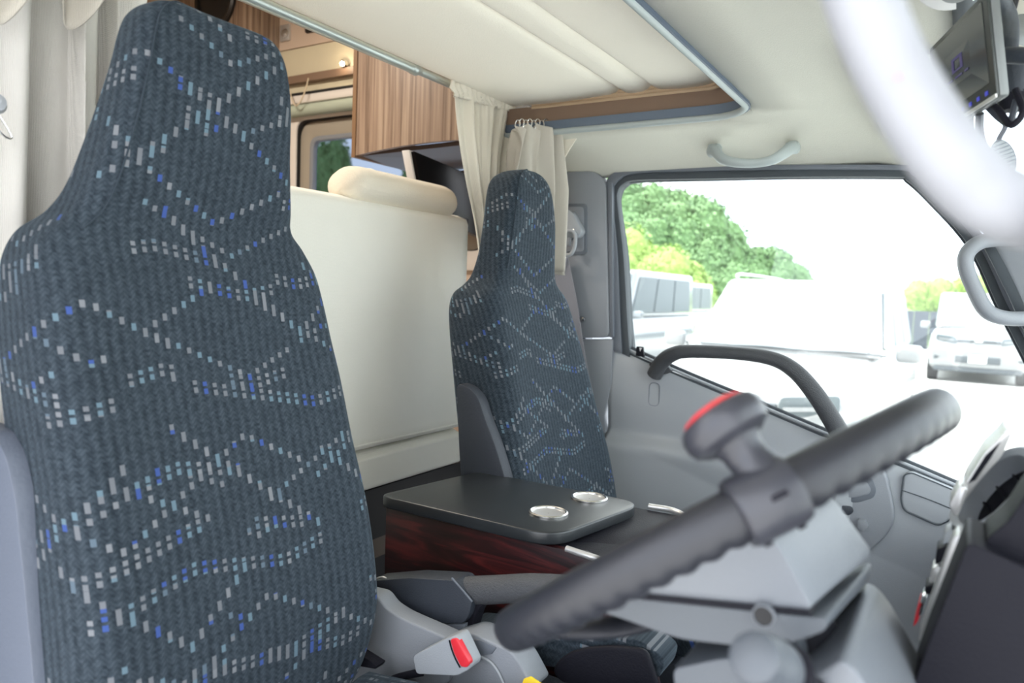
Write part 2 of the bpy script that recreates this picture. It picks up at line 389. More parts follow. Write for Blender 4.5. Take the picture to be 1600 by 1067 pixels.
def tube_bm(pts, r, seg=14, closed=False, flat=None, bm=None, up=None):
    """tube along points; r number or list; flat=(a,b) scales the section"""
    bm0 = bmesh.new(); k = len(pts); pts = [V(p) for p in pts]; rings = []
    nrm = None
    for i in range(k):
        if closed: t = (pts[(i + 1) % k] - pts[i - 1]).normalized()
        else: t = (pts[min(i + 1, k - 1)] - pts[max(i - 1, 0)]).normalized()
        if up is not None: nrm = (V(up) - V(up).dot(t) * t).normalized()
        elif nrm is None:
            a = V((0, 0, 1)) if abs(t.z) < 0.9 else V((1, 0, 0)); nrm = (a - a.dot(t) * t).normalized()
        else: nrm = (nrm - nrm.dot(t) * t).normalized()
        bn = t.cross(nrm); rr = r[i] if isinstance(r, (list, tuple)) else r
        fa, fb = flat or (1, 1)
        rings.append([bm0.verts.new(pts[i] + (nrm * math.cos(2 * PI * j / seg) * fa + bn * math.sin(2 * PI * j / seg) * fb) * rr) for j in range(seg)])
    for i in range(k if closed else k - 1):
        a, b_ = rings[i], rings[(i + 1) % k]
        for j in range(seg): bm0.faces.new((a[j], a[(j + 1) % seg], b_[(j + 1) % seg], b_[j]))
    if not closed: bm0.faces.new(rings[0][::-1]); bm0.faces.new(rings[-1])
    if bm is None: return bm0
    merge(bm, bm0); return bm
def tube(name, pts, r, m, parent=None, seg=14, n=8, closed=False, flat=None, raw=False, up=None):
    if not raw: 
        if isinstance(r, (list, tuple)):
            rr = []; k = len(r)
            for i in range(k - 1):
                for j in range(n): rr.append(r[i] + (r[i + 1] - r[i]) * j / n)
            rr.append(r[-1]); r = rr
        pts = catmull(pts, n, closed)
    return from_bm(name, tube_bm(pts, r, seg, closed, flat, up=up), m, parent)
def lathe_bm(c, axis, prof, seg=32, caps=True):
    """prof: (radius, height along axis)"""
    axis = V(axis).normalized(); a = V((0, 0, 1)) if abs(axis.z) < 0.9 else V((1, 0, 0))
    e1 = (a - a.dot(axis) * axis).normalized(); e2 = axis.cross(e1); bm = bmesh.new(); rings = []
    for r, h in prof:
        rings.append([bm.verts.new(V(c) + axis * h + (e1 * math.cos(2 * PI * j / seg) + e2 * math.sin(2 * PI * j / seg)) * max(r, 1e-5)) for j in range(seg)])
    for a_, b_ in zip(rings, rings[1:]):
        for j in range(seg): bm.faces.new((a_[j], a_[(j + 1) % seg], b_[(j + 1) % seg], b_[j]))
    if caps:
        bm.faces.new(rings[0][::-1]); bm.faces.new(rings[-1])
    return bm
def lathe(name, c, axis, prof, m, parent=None, seg=32, caps=True):
    return from_bm(name, lathe_bm(c, axis, prof, seg, caps), m, parent, angle=35)
def grid(name, fn, nu, nv, m, parent=None, thick=0.0, smooth=True):
    bm = bmesh.new(); vs = [[bm.verts.new(fn(i / nu, j / nv)) for j in range(nv + 1)] for i in range(nu + 1)]
    for i in range(nu):
        for j in range(nv): bm.faces.new((vs[i][j], vs[i + 1][j], vs[i + 1][j + 1], vs[i][j + 1]))
    o = from_bm(name, bm, m, parent, angle=80)
    if thick:
        md = o.modifiers.new('thickness', 'SOLIDIFY'); md.thickness = abs(thick); md.offset = 0; md.use_even_offset = False
    return o
def strip(name, A, B, plane, val, vec, m, parent=None, n=6, bw=0.0, smoothp=True):
    """band between two pixel polylines on a plane, extruded by vec"""
    a = catmull(P(plane, val, A), n) if smoothp else P(plane, val, A); b_ = catmull(P(plane, val, B), n) if smoothp else P(plane, val, B)
    bm = bmesh.new(); vec = V(vec); q = [[bm.verts.new(p) for p in L] for L in (a, b_, [x + vec for x in a], [x + vec for x in b_])]
    for i in range(len(a) - 1):
        bm.faces.new((q[0][i], q[0][i + 1], q[1][i + 1], q[1][i])); bm.faces.new((q[2][i], q[3][i], q[3][i + 1], q[2][i + 1]))
        bm.faces.new((q[0][i], q[2][i], q[2][i + 1], q[0][i + 1])); bm.faces.new((q[1][i], q[1][i + 1], q[3][i + 1], q[3][i]))
    for i in (0, -1): bm.faces.new((q[0][i], q[1][i], q[3][i], q[2][i]))
    bmesh.ops.recalc_face_normals(bm, faces=bm.faces)
    if bw: bev(bm, bw, 2, 50)
    return from_bm(name, bm, m, parent)
def copy_tree(o, parent=None):
    c = o.copy(); COL.objects.link(c); c.parent = parent
    for ch in o.children:
        copy_tree(ch, c)
    return c

# ================================================================== STRUCTURE: the vehicle shell
def quadbox(name, lo, hi, m, kind=True, **k):
    o = box(name, [(a + b) / 2 for a, b in zip(lo, hi)], [b - a for a, b in zip(lo, hi)], m, **k)
    if kind: struct(o)
    return o
# cab floor, living floor, living shell
quadbox('wall_back_cab', (-1.36, 0.05, 0.70), (-1.34, 2.25, 1.06), M['black_gap'])
quadbox('floor_cab', (-1.3, 0.05, 0.70), (0.75, 2.25, 0.76), M['carpet'])
quadbox('floor_living', (-3.9, -0.1, 1.00), (-1.34, 2.5, 1.06), M['floor'])
quadbox('wall_rear', (-3.96, -0.1, 1.06), (-3.9, 2.5, 3.1), M['pinkcream'])
quadbox('wall_right', (-3.9, -0.16, 1.06), (-1.0, -0.1, 3.1), M['pinkcream'])
quadbox('wall_right_overcab', (-1.0, -0.16, 2.30), (0.55, -0.1, 3.1), M['shell'])
quadbox('ceiling_living', (-3.96, -0.16, 3.1), (0.6, 2.5, 3.16), M['cream_plain'])
quadbox('wall_front_overcab', (0.55, -0.16, 2.30), (0.6, 2.5, 3.1), M['shell'])
quadbox('wall_left_overcab', (-1.38, 2.40, 2.34), (0.55, 2.46, 3.1), M['shell'])

# left wall of the living area with its window opening (four pieces round the hole in one mesh)
WY = 2.40
wx0, wx1, wz0, wz1 = -2.68, -1.55, 1.85, 2.50
bm = bmesh.new()
for lo, hi in (((-3.9, WY, 1.06), (wx0, WY + .05, 3.1)), ((wx1, WY, 1.06), (-1.38, WY + .05, 3.1)),
               ((wx0, WY, 1.06), (wx1, WY + .05, wz0)), ((wx0, WY, wz1), (wx1, WY + .05, 3.1))):
    merge(bm, box_bm([(a + b) / 2 for a, b in zip(lo, hi)], [b - a for a, b in zip(lo, hi)]))
struct(from_bm('wall_left', bm, M['pinkcream'], smooth=False))
# living window: pale frame, smoky inner frame, tinted pane
def ring_xz(name, x0, x1, z0, z1, w, y, dy, r, m, parent=None, bw=0.004):
    o_ = rounded([(x0, y, z0), (x1, y, z0), (x1, y, z1), (x0, y, z1)], r, 6)
    i_ = rounded([(x0 + w, y, z0 + w), (x1 - w, y, z0 + w), (x1 - w, y, z1 - w), (x0 + w, y, z1 - w)], max(r - w * .6, .01), 6)
    bm = bmesh.new(); n = len(o_); vec = V((0, dy, 0))
    a = [bm.verts.new(p) for p in o_]; b_ = [bm.verts.new(p) for p in i_]; c = [bm.verts.new(p + vec) for p in o_]; d = [bm.verts.new(p + vec) for p in i_]
    for i in range(n):
        j = (i + 1) % n
        bm.faces.new((a[i], a[j], b_[j], b_[i])); bm.faces.new((c[i], d[i], d[j], c[j])); bm.faces.new((a[i], c[i], c[j], a[j])); bm.faces.new((b_[i], b_[j], d[j], d[i]))
    bmesh.ops.recalc_face_normals(bm, faces=bm.faces); bev(bm, bw, 2, 50)
    return from_bm(name, bm, m, parent)
wroot = thing('window_1', (-2.1, WY, 1.85), None, None); struct(wroot, 'camper side window in a pale frame beside the brown cupboard')
ring_xz('window_frame', wx0 - .03, wx1 + .03, wz0 - .03, wz1 + .05, 0.075, WY - 0.02, 0.03, 0.10, M['blind_white'], wroot)
ring_xz('rubber_seal', wx0 + .035, wx1 - .035, wz0 + .035, wz1 - .018, 0.012, WY - 0.012, 0.03, 0.08, M['black_gap'], wroot, 0.002)
ring_xz('sash_frame', wx0 + .045, wx1 - .045, wz0 + .045, wz1 - .028, 0.075, WY + 0.004, 0.03, 0.08, M['win_inner'], wroot, 0.01)
ring_xz('sash_lip', wx0 + .115, wx1 - .115, wz0 + .115, wz1 - .098, 0.022, WY - 0.004, 0.03, 0.05, M['grey_trim'], wroot, 0.006)
quadbox('pane', (wx0 + .1, WY + .02, wz0 + .1), (wx1 - .1, WY + .026, wz1 - .08), M['glass_living'], kind=False, parent=wroot)

# cab roof lining (flat part with the opening to the over-cab bed, curving down to the doors)
def z_side(y, x=0):
    prof = [(1.60, 2.205), (1.80, 2.203), (1.87, 2.198), (1.93, 2.188), (2.00, 2.170), (2.06, 2.14), (2.095, 2.112), (2.11, 2.104)]
    if y <= prof[0][0]: return prof[0][1]
    for (a, za), (b, zb) in zip(prof, prof[1:]):
        if y <= b: return za + (zb - za) * (y - a) / (b - a)
    return prof[-1][1]
ys_full = [0.22, 0.6, 1.0, 1.4, 1.6, 1.8, 1.87, 1.93, 2.0, 2.06, 2.095, 2.11]
xs_front = [-0.47, -0.35, -0.22, -0.10, -0.04]
bm = bmesh.new()
def patch(xs, ys, zf):
    vv = [[bm.verts.new((x, y, zf(y, x))) for y in ys] for x in xs]
    for i in range(len(xs) - 1):
        for j in range(len(ys) - 1): bm.faces.new((vv[i][j], vv[i + 1][j], vv[i + 1][j + 1], vv[i][j + 1]))
zfront = lambda y, x: z_side(y) - max(0, (x + 0.22)) ** 1 * 0.22
# opening outline with a rounded front-left corner: fan the corner by shifting the columns
R_ = 0.11
OX, OY = -0.47, 1.87
corner = [(OX - R_ + R_ * math.sin(a), OY - R_ + R_ * math.cos(a)) for a in [i * PI / 16 for i in range(9)]]
patch(xs_front, ys_full, zfront)
patch([-1.30, -1.15, -1.0, -0.8, -0.6, OX - R_], [1.87, 1.93, 2.0, 2.06, 2.095, 2.11], zfront)
patch([-1.30, -1.0, OX], [0.22, 0.40], zfront)
for (x0, y0), (x1, y1) in zip(corner, corner[1:]):         # rounded corner between the two patches
    cvert = bm.verts.new((OX, OY, z_side(OY)))
    bm.faces.new((bm.verts.new((x0, y0, z_side(y0))), bm.verts.new((x1, y1, z_side(y1))), cvert))
patch([OX - R_, OX], [1.87, 1.93, 2.0, 2.06, 2.095, 2.11], zfront)
bmesh.ops.remove_doubles(bm, verts=bm.verts, dist=0.0005)
bmesh.ops.recalc_face_normals(bm, faces=bm.faces)
hl = from_bm('ceiling_cab', bm, M['headliner'], angle=60)
sm = hl.modifiers.new('solid', 'SOLIDIFY'); sm.thickness = 0.012; sm.offset = 1
struct(hl, 'beige cloth roof lining of the driving cab')
# outer roof skin over the cab
quadbox('roof_skin', (-1.3, 0.12, 2.232), (OX + .42, 0.2, 2.28), M['shell'])
quadbox('roof_front', (OX + 0.05, 0.12, 2.235), (0.0, 2.2, 2.29), M['shell'])

# opening rim: vertical wall (blue-grey vinyl), pale edge bead, brown board, black gap
path = [(-1.30, OY)] + [(x, y) for x, y in corner] + [(OX, 1.4), (OX, 0.9), (OX, 0.42)]
def wall_along(name, path, z0, z1, m, off=0.0, kind=True, thick=0.012):
    bm = bmesh.new(); k = len(path); nn = []
    for i in range(k):
        a = V(path[max(i - 1, 0)]); b_ = V(path[min(i + 1, k - 1)]); t = (b_ - a).normalized(); nn.append(V((-t.y, t.x)))
    lo = [bm.verts.new((p[0] + n.x * off, p[1] + n.y * off, z0)) for p, n in zip(path, nn)]
    hi = [bm.verts.new((p[0] + n.x * off, p[1] + n.y * off, z1)) for p, n in zip(path, nn)]
    lo2 = [bm.verts.new((p[0] + n.x * (off + thick), p[1] + n.y * (off + thick), z0)) for p, n in zip(path, nn)]
    hi2 = [bm.verts.new((p[0] + n.x * (off + thick), p[1] + n.y * (off + thick), z1)) for p, n in zip(path, nn)]
    for i in range(k - 1):
        bm.faces.new((lo[i], lo[i + 1], hi[i + 1], hi[i])); bm.faces.new((lo2[i], hi2[i], hi2[i + 1], lo2[i + 1]))
        bm.faces.new((lo[i], lo2[i], lo2[i + 1], lo[i + 1])); bm.faces.new((hi[i], hi[i + 1], hi2[i + 1], hi2[i]))
    o = from_bm(name, bm, m, angle=50)
    return struct(o) if kind else o
wall_along('trim_1', path, 2.197, 2.232, M['liner_side'])
wall_along('trim_2', path, 2.232, 2.280, M['brown_board'], off=0.012)
tr = tube('trim_3', [V((x, y, 2.200)) for x, y in path], 0.0085, M['liner_edge'], raw=True, seg=10); struct(tr, 'pale grey bead round the roof opening')
struct(tube('trim_4', [V((OX - 0.002, 0.5, 2.232)), V((OX - 0.002, 1.70, 2.232))], 0.011, M['black_gap'], raw=True, seg=8), 'black sealing strip at the front edge of the roof opening')

# ================================================================== over-cab bed seen from below
BX0, BX1, BY1, BZ = -1.205, -0.545, 1.885, 2.300
bed = thing('overcab_bed', (-0.87, 1.1, BZ), 'cream cloth-covered underside of the bed above the cab', 'bed')
def pad(name, x0, x1, y0, y1, sag=0.006, edge=None):
    def fn(u, v):
        x = x0 + (x1 - x0) * u; y = y0 + (y1 - y0) * v
        e = min(u, 1 - u) * (x1 - x0); puff = min(1, e / 0.03)
        return V((x, y, BZ + 0.014 - 0.014 * math.sin(puff * PI / 2) - sag * math.sin(PI * u)))
    return grid(name, fn, 24, 24, M['cream'], bed, thick=-0.02)
pad('padded_panel', BX0, -0.835, 0.35, BY1)
pad('padded_panel', -0.745, BX1, 0.35, BY1)
pad('padded_strip', -0.834, -0.746, 0.35, BY1, 0.004)
quadbox('bed_board', (BX0, 0.35, BZ + 0.022), (BX1, BY1 + 0.02, BZ + 0.04), M['pale_wood'], kind=False, parent=bed)
# ply edge strip in three layers, with rounded front corner
ecor = [(BX1 - .06 + .06 * math.sin(a), BY1 - .06 + .06 * math.cos(a)) for a in [i * PI / 12 for i in range(7)]]
epath = [(-1.11, BY1)] + ecor + [(BX1, 0.4)]
for k in range(3):
    pp = [V((x, y, BZ - 0.022 + 0.0100 * k)) for x, y in epath]
    tube('edge_strip', pp, 0.0065, M['pale_wood'], bed, raw=True, seg=8)

# curtain rod across the back of the cab
rodz = 2.296
rod = thing('curtain_rod', (-1.225, 0.3, rodz), 'silver telescopic curtain rod along the rear edge of the bed', 'curtain rod')
tube('rod_tube', [(-1.225, 0.25, rodz), (-1.225, 1.50, rodz)], 0.0135, M['rod'], rod, raw=True, seg=20)
tube('rod_tube', [(-1.225, 1.46, rodz), (-1.225, 1.92, rodz)], 0.0105, M['rod'], rod, raw=True, seg=20)
lathe('joint_collar', (-1.225, 1.475, rodz), (0, 1, 0), [(0.0135, 0), (0.0155, 0.004), (0.0155, 0.02), (0.012, 0.028), (0.0105, 0.036)], M['rod'], rod)
br = box('rod_bracket', (-1.165, 1.935, 2.275), (0.05, 0.05, 0.04), M['tv_white'], rod, bw=0.006)
lathe('screw', (-1.155, 1.908, 2.275), (0, -1, 0), [(0.005, 0), (0.005, 0.003), (0.002, 0.004)], M['steel'], br, seg=10)

# ================================================================== living area seen between and behind the seats
# overhead cupboard with curved walnut front
ch = thing('overhead_cupboard', (-1.65, 2.35, 2.2), 'walnut-laminate overhead cupboard with a curved front, over the television', 'cupboard')
fy = 2.05
cx0, cx1 = -1.965, -1.38
def front_y(s): return fy + 0.05 * s - 0.05 * math.sin(PI * s) * 0.6
fp = []
for i in range(13):
    s = i / 12; fp.append(V((cx0 + 0.012 + (cx1 - cx0 - 0.012) * s, front_y(s), 0)))
bm = bmesh.new()
z0s = [2.222 + 0.03 * math.sin(PI * i / 24) for i in range(13)]
a = [bm.verts.new((p.x, p.y, z)) for p, z in zip(fp, z0s)]; b_ = [bm.verts.new((p.x, p.y, 2.90)) for p in fp]
c = [bm.verts.new((p.x, p.y + .018, z)) for p, z in zip(fp, z0s)]; d = [bm.verts.new((p.x, p.y + .018, 2.90)) for p in fp]
for i in range(12):
    bm.faces.new((a[i], a[i + 1], b_[i + 1], b_[i])); bm.faces.new((c[i], d[i], d[i + 1], c[i + 1])); bm.faces.new((a[i], c[i], c[i + 1], a[i + 1])); bm.faces.new((b_[i], b_[i + 1], d[i + 1], d[i]))
bm.faces.new((a[0], b_[0], d[0], c[0])); bm.faces.new((a[-1], c[-1], d[-1], b_[-1]))
from_bm('cupboard_front', bm, M['walnut'], ch, angle=30)
quadbox('side_panel', (cx0 - .006, fy - .004, 2.215), (cx0 + .012, 2.39, 2.90), M['walnut_edge'], kind=False, parent=ch)
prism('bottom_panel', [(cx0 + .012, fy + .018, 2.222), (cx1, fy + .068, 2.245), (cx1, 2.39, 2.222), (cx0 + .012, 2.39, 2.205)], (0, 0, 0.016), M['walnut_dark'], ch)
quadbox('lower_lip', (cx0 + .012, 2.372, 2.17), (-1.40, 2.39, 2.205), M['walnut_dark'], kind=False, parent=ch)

# panel of switches above the window
sp_ = thing('switch_panel', (-2.6, 2.34, 2.76), 'pink-beige wall panel with square chrome switches above the window', 'control panel')
quadbox('panel', (-3.4, 2.33, 2.775), (-1.98, 2.395, 3.09), M['pinkcream'], kind=False, parent=sp_)
def plate(cu, cv, w, h, y=2.33):
    c = at(cu, cv, y=y)
    o = box('switch', (c.x, y - .004, c.z), (w, 0.010, h), M['silver'], sp_, bw=0.003)
    lathe('rocker', (c.x + .004, y - .010, c.z - .004), (0.1, -1, 0), [(w * .30, 0), (w * .33, .002), (w * .2, .003)], M['steel'], o, seg=20)
plate(414, 59, .062, .072); plate(447, 52, .062, .072); plate(412, 10, .062, .06); 
c = at(487, 44, y=2.33)
o = from_bm('pull_recess', prism_bm(rounded([(c.x - .035, 2.322, c.z - .02), (c.x + .10, 2.322, c.z - .02), (c.x + .10, 2.322, c.z + .025), (c.x - .035, 2.322, c.z + .025)], .015), (0, .01, 0), .003), M['speaker'], sp_)
# soffit below, light rail with spot, blind cassette
sof = thing('window_pelmet', (-2.5, 2.3, 2.55), 'cream sloping pelmet with a light rail above the window', 'pelmet')
prism('sloped_board', [(-3.4, 2.335, 2.772), (-3.4, 2.395, 2.772), (-3.4, 2.395, 2.66), (-3.4, 2.36, 2.66)], (1.42, 0, 0), M['cream_plain'], sof)
quadbox('light_rail', (-3.4, 2.34, 2.628), (-1.98, 2.395, 2.66), M['brown_board'], kind=False, parent=sof)
c = at(537, 99, y=2.335)
quadbox('back_board', (-3.4, 2.37, 2.56), (-1.98, 2.395, 2.628), M['cream_plain'], kind=False, parent=sof)
sl = thing('spot_lamp', (c.x, 2.335, c.z - .02), 'small lit spot lamp on the rail above the window', 'lamp')
lathe('lamp_body', (c.x, 2.338, c.z), (0, -1, -.4), [(0.013, -.02), (0.016, 0), (0.016, .008), (0.012, .012)], M['steel'], sl, seg=20)
lathe('bulb', (c.x, 2.336, c.z), (0, -1, -.4), [(0.010, .010), (0.008, .016), (0.001, .018)], M['amber'], sl, seg=16)
pl = bpy.data.lights.new('spot_bulb', 'POINT'); pl.energy = 0.15; pl.color = (1, .8, .55); pl.shadow_soft_size = .01
po = bpy.data.objects.new('spot_bulb', pl); COL.objects.link(po); po.location = (c.x + .01, 2.30, c.z - .01)
bl = thing('roller_blind', (-2.3, 2.36, 2.50), 'rolled-up blind in a white cassette over the camper window', 'blind')
quadbox('cassette', (-3.0, 2.335, 2.535), (-1.98, 2.39, 2.572), M['blind_white'], kind=False, parent=bl, bw=.006)
tube('cloth_roll', [(-3.0, 2.355, 2.508), (-1.98, 2.355, 2.508)], 0.026, M['blind_green'], bl, raw=True, seg=16)
quadbox('cassette_slot', (-3.0, 2.33, 2.572), (-1.98, 2.35, 2.580), M['black_gap'], kind=False, parent=bl)
pc = [at(482, 122, y=2.31), at(478, 138, y=2.305), at(470, 158, y=2.30), at(462, 165, y=2.30), at(456, 155, y=2.31), at(454, 145, y=2.32)]
tag(tube('pull_cord', pc, 0.003, M['cord'], seg=8), 'thin beige cord hanging in a loop below the blind', 'cord')

# walnut panel with round speaker, behind the driver's headrest
wp = thing('speaker_board', (-3.2, 2.2, 2.7), 'brown wooden upright board behind the driver headrest, carrying a black speaker', 'panel')
y_ = 2.18
a1, a2 = at(272, 5, y=y_), at(394, 5, y=y_)
quadbox('board', (a1.x, y_, 2.72), (a2.x, y_ + .15, 3.09), M['walnut'], kind=False, parent=wp)
a3 = at(248, 5, y=y_ + .02)
quadbox('cream_post', (a3.x - .25, y_ + .02, 2.6), (a1.x, y_ + .15, 3.09), M['pinkcream'], kind=False, parent=wp)
c = at(338, 0, y=y_)
rs = (at(369, 0, y=y_) - c).length
spk = thing('round_speaker', (c.x, y_, c.z - rs), 'round black speaker mounted on the brown board', 'speaker')
lathe('speaker_ring', c, (0, -1, 0), [(rs, -.005), (rs, .012), (rs * .93, .02), (rs * .82, .016), (rs * .8, .0)], M['speaker'], spk, seg=40)
lathe('speaker_cone', c, (0, -1, 0), [(rs * .8, .006), (rs * .4, -.004), (rs * .2, .001), (rs * .05, .006)], M['black_gap'], spk, seg=32)

# cream bench backrest behind the seats, with its loose headrest roll
bx = -1.31
bb = thing('dinette_bench', (bx - .06, 1.3, 1.17), 'tall cream upholstered back of the dinette bench behind the seats', 'seat back')
def cushion(name, y0, y1, z0, z1, x, t, m, parent, r=0.03, bulge=0.012, slope=0.0):
    def fn(u, v):
        y = y0 + (y1 - y0) * u; z = z0 + (z1 + slope * (u - .5) - z0) * v
        e = min(u * (y1 - y0), (1 - u) * (y1 - y0), v * (z1 - z0), (1 - v) * (z1 - z0))
        k = min(1.0, e / r); k = math.sqrt(max(0, 1 - (1 - k) ** 2))
        return V((x - t / 2 + (t / 2) * k + bulge * math.sin(PI * u) * math.sin(PI * v), y, z))
    bm = bmesh.new(); nu, nv = 40, 40
    for sgn in (1, -1):
        vs = []
        for i in range(nu + 1):
            row = []
            for j in range(nv + 1):
                p = fn(i / nu, j / nv)
                if sgn < 0: p = V((2 * (x - t / 2) - p.x, p.y, p.z))
                row.append(bm.verts.new(p))
            vs.append(row)
        for i in range(nu):
            for j in range(nv): bm.faces.new((vs[i][j], vs[i + 1][j], vs[i + 1][j + 1], vs[i][j + 1]))
    bmesh.ops.remove_doubles(bm, verts=bm.verts, dist=0.0004)
    return from_bm(name, bm, m, parent, angle=80)
cushion('upper_cushion', 0.55, 1.90, 1.305, 1.975, bx, 0.13, M['cream_bench'], bb)
cushion('lower_cushion', 0.55, 1.90, 1.20, 1.312, bx + .002, 0.13, M['cream_bench'], bb, r=.02, bulge=.003)
tube('seam', [(bx + .006, .6, 1.337), (bx + .0065, 1.88, 1.335)], .0025, M['cream_bench'], bb, raw=True, seg=6)
quadbox('bench_base', (bx - .16, 0.5, 1.06), (bx - .02, 1.92, 1.20), M['black_gap'], kind=False, parent=bb)
# headrest roll
hr = thing('bench_headrest', (-1.36, 1.62, 1.97), 'cream checked headrest cushion on top of the bench back', 'cushion')
def roll(name, y0, y1, cx, cz, rx, rz, m, parent):
    bm = bmesh.new(); n = 26; seg = 24; rings = []
    for i in range(n + 1):
        s = i / n; e = min(s, 1 - s) * (y1 - y0); k = min(1, e / .055); k = math.sqrt(max(0.0004, 1 - (1 - k) ** 2.4)); k = .15 + .85 * k if 0 < i < n else .05
        y = y0 + (y1 - y0) * s
        rings.append([bm.verts.new((cx + rx * k * math.cos(2 * PI * j / seg), y, cz + rz * k * math.sin(2 * PI * j / seg) - (1 - k) * rz * .4)) for j in range(seg)])
    for a, b_ in zip(rings, rings[1:]):
        for j in range(seg): bm.faces.new((a[j], a[(j + 1) % seg], b_[(j + 1) % seg], b_[j]))
    bm.faces.new(rings[0][::-1]); bm.faces.new(rings[-1])
    return from_bm(name, bm, m, parent, angle=80)
roll('cushion_pad', 1.38, 1.83, -1.37, 2.003, 0.070, 0.050, M['cream_rest'], hr)
tube('piping', [(-1.37 + .068 * math.cos(a) * .96, 1.475, 2.003 + .05 * math.sin(a) * 1.0) for a in [2 * PI * i / 20 for i in range(20)]], .0022, M['cream_rest'], hr, raw=True, seg=6, closed=True)

# television
tv = thing('television', (-1.6, 2.05, 2.0), 'black flat television with a white side edge under the cupboard', 'television')
q = [at(648, 236, x=-1.50), at(752, 280, x=-1.50), at(752, 372, x=-1.50), at(664, 330, x=-1.50)]
prism('screen_panel', q, (-0.022, 0, 0), M['tv_black'], tv, bw=.003)
q2 = [at(639, 234, x=-1.515), at(648, 237, x=-1.515), at(664, 330, x=-1.515), at(657, 330, x=-1.515)]
prism('side_edge', q2, (-0.03, 0, 0), M['tv_white'], tv, bw=.002)
c = at(722, 330, x=-1.49)
box('stand', (c.x - .03, c.y, c.z - .03), (.05, .10, .02), M['tv_black'], tv, bw=.003)
quadbox('stand_column', (-1.56, c.y - .02, 1.45), (-1.52, c.y + .02, c.z - .03), M['tv_black'], kind=False, parent=tv)
quadbox('cabinet_top', (-1.75, 1.93, 1.40), (-1.40, 2.38, 1.45), M['cream_plain'], kind=False)
tag(bpy.data.objects['cabinet_top'], 'low cream cupboard top hidden behind the bench', 'cupboard')

# ================================================================== curtains
def curtain(name, fn, nu, nv, m, label, thick=0.002, group=None):
    o = grid(name, fn, nu, nv, m, thick=thick)
    return tag(o, label, 'curtain', group)
def folds(u, k, amp, seed):
    r = random.Random(seed); ph = [r.uniform(0, 6.28) for _ in range(4)]
    return amp * (math.sin(2 * PI * k * u + ph[0]) + .45 * math.sin(2 * PI * k * 1.7 * u + ph[1]) + .25 * math.sin(2 * PI * k * 3.1 * u + ph[2]))
def outline_curtain(Lp, Rp, k, amp, seed, gather=None):
    """Lp / Rp: side edges as world polylines from top to bottom"""
    La, Ra = catmull(Lp, 10), catmull(Rp, 10)
    def fn(u, v):
        i = v * (len(La) - 1); a = int(min(i, len(La) - 2)); t = i - a
        l = La[a].lerp(La[a + 1], t); r_ = Ra[a].lerp(Ra[a + 1], t)
        p = l.lerp(r_, u + .012 * math.sin(9 * v + 11 * u))
        w = (r_ - l); nrm = V((w.y, -w.x, 0)).normalized() if w.length > 1e-5 else V((1, 0, 0))
        am = 1 - 0.75 * math.exp(-v * 18) 
        f = folds(u + .03 * math.sin(4 * v), k, amp, seed) * am + folds(u, k * 3.3, amp * .35, seed + 1) * math.exp(-v * 10)
        return p + nrm * f
    return fn
cc = outline_curtain([at(703, 117, x=-1.20), at(712, 190, x=-1.19), at(728, 280, x=-1.17), at(742, 360, x=-1.15), at(755, 480, x=-1.13)],
                     [at(816, 152, x=-1.20), at(806, 200, x=-1.18), at(790, 270, x=-1.15), at(782, 350, x=-1.12), at(782, 480, x=-1.10)], 4, .010, 3)
cu = curtain('cream_curtain', cc, 120, 60, M['curtain_cream'], 'bunched cream curtain hanging from the end of the rod')
# shirred heading of the cream curtain
hd = outline_curtain([at(704, 115, x=-1.185), at(707, 150, x=-1.185)], [at(816, 152, x=-1.185), at(812, 178, x=-1.185)], 15, .0045, 9)
def hd2(u, v): 
    p = hd(u, v); return p
o = grid('gathered_heading', hd2, 160, 8, M['curtain_cream'], cu, thick=.0015)

gc = outline_curtain([at(793, 240, x=-1.06), at(798, 196, x=-1.06) * .0 + at(796, 262, x=-1.06), at(800, 320, x=-1.07), at(806, 380, x=-1.08)],
                     [at(872, 192, x=-1.04), at(876, 240, x=-1.04), at(884, 290, x=-1.03), at(880, 372, x=-1.03)], 3.2, .016, 5)
def gcf(u, v):
    # heading hangs in scallops between the rings
    La = [at(803, 196, x=-1.07), at(797, 235, x=-1.07), at(797, 300, x=-1.07), at(808, 400, x=-1.08)]
    Ra = [at(871, 190, x=-1.04), at(877, 240, x=-1.04), at(886, 297, x=-1.03), at(880, 430, x=-1.03)]
    k = v * 3; i = min(int(k), 2); t = k - i
    l = La[i].lerp(La[i + 1], t); r_ = Ra[i].lerp(Ra[i + 1], t); p = l.lerp(r_, u)
    top = math.exp(-v * 9)
    p.z -= top * 0.020 * abs(math.sin(PI * 3.5 * u)) ** .8
    p.x += .024 * math.sin(2 * PI * 3.5 * u + 3.2 * v) + .009 * math.sin(2 * PI * 8 * u + 7 * v)
    p.y += .011 * math.sin(2 * PI * 3 * u + 6 * v)
    return p
gcu = curtain('beige_curtain', gcf, 110, 50, M['curtain_grey'], 'crumpled grey-beige curtain on small rings above the passenger seat')
for i in range(8):
    c = at(809 + i * 6.2, 197 - (i % 2) * 2, x=-1.06)
    pts = [c + V((.006 * math.cos(a), .003 * math.cos(a), .012 * math.sin(a) + .004)) for a in [2 * PI * j / 14 for j in range(14)]]
    tube('curtain_ring', pts, .0014, M['chrome'], gcu, raw=True, seg=6, closed=True)
# triangular fabric gusset with press stud at the lining
gs = prism('fabric_gusset', P('y', 1.925, [(868, 206), (906, 208), (893, 228), (879, 252)]), (0, .004, 0), M['curtain_cream'], bw=.001)
tag(gs, 'small pale triangular flap fastened with a stud beside the beige curtain', 'flap')
lathe('press_stud', at(898, 212, y=1.925), (0, -1, 0), [(.006, 0), (.0055, .002), (.002, .003)], M['tv_white'], gs, seg=14)

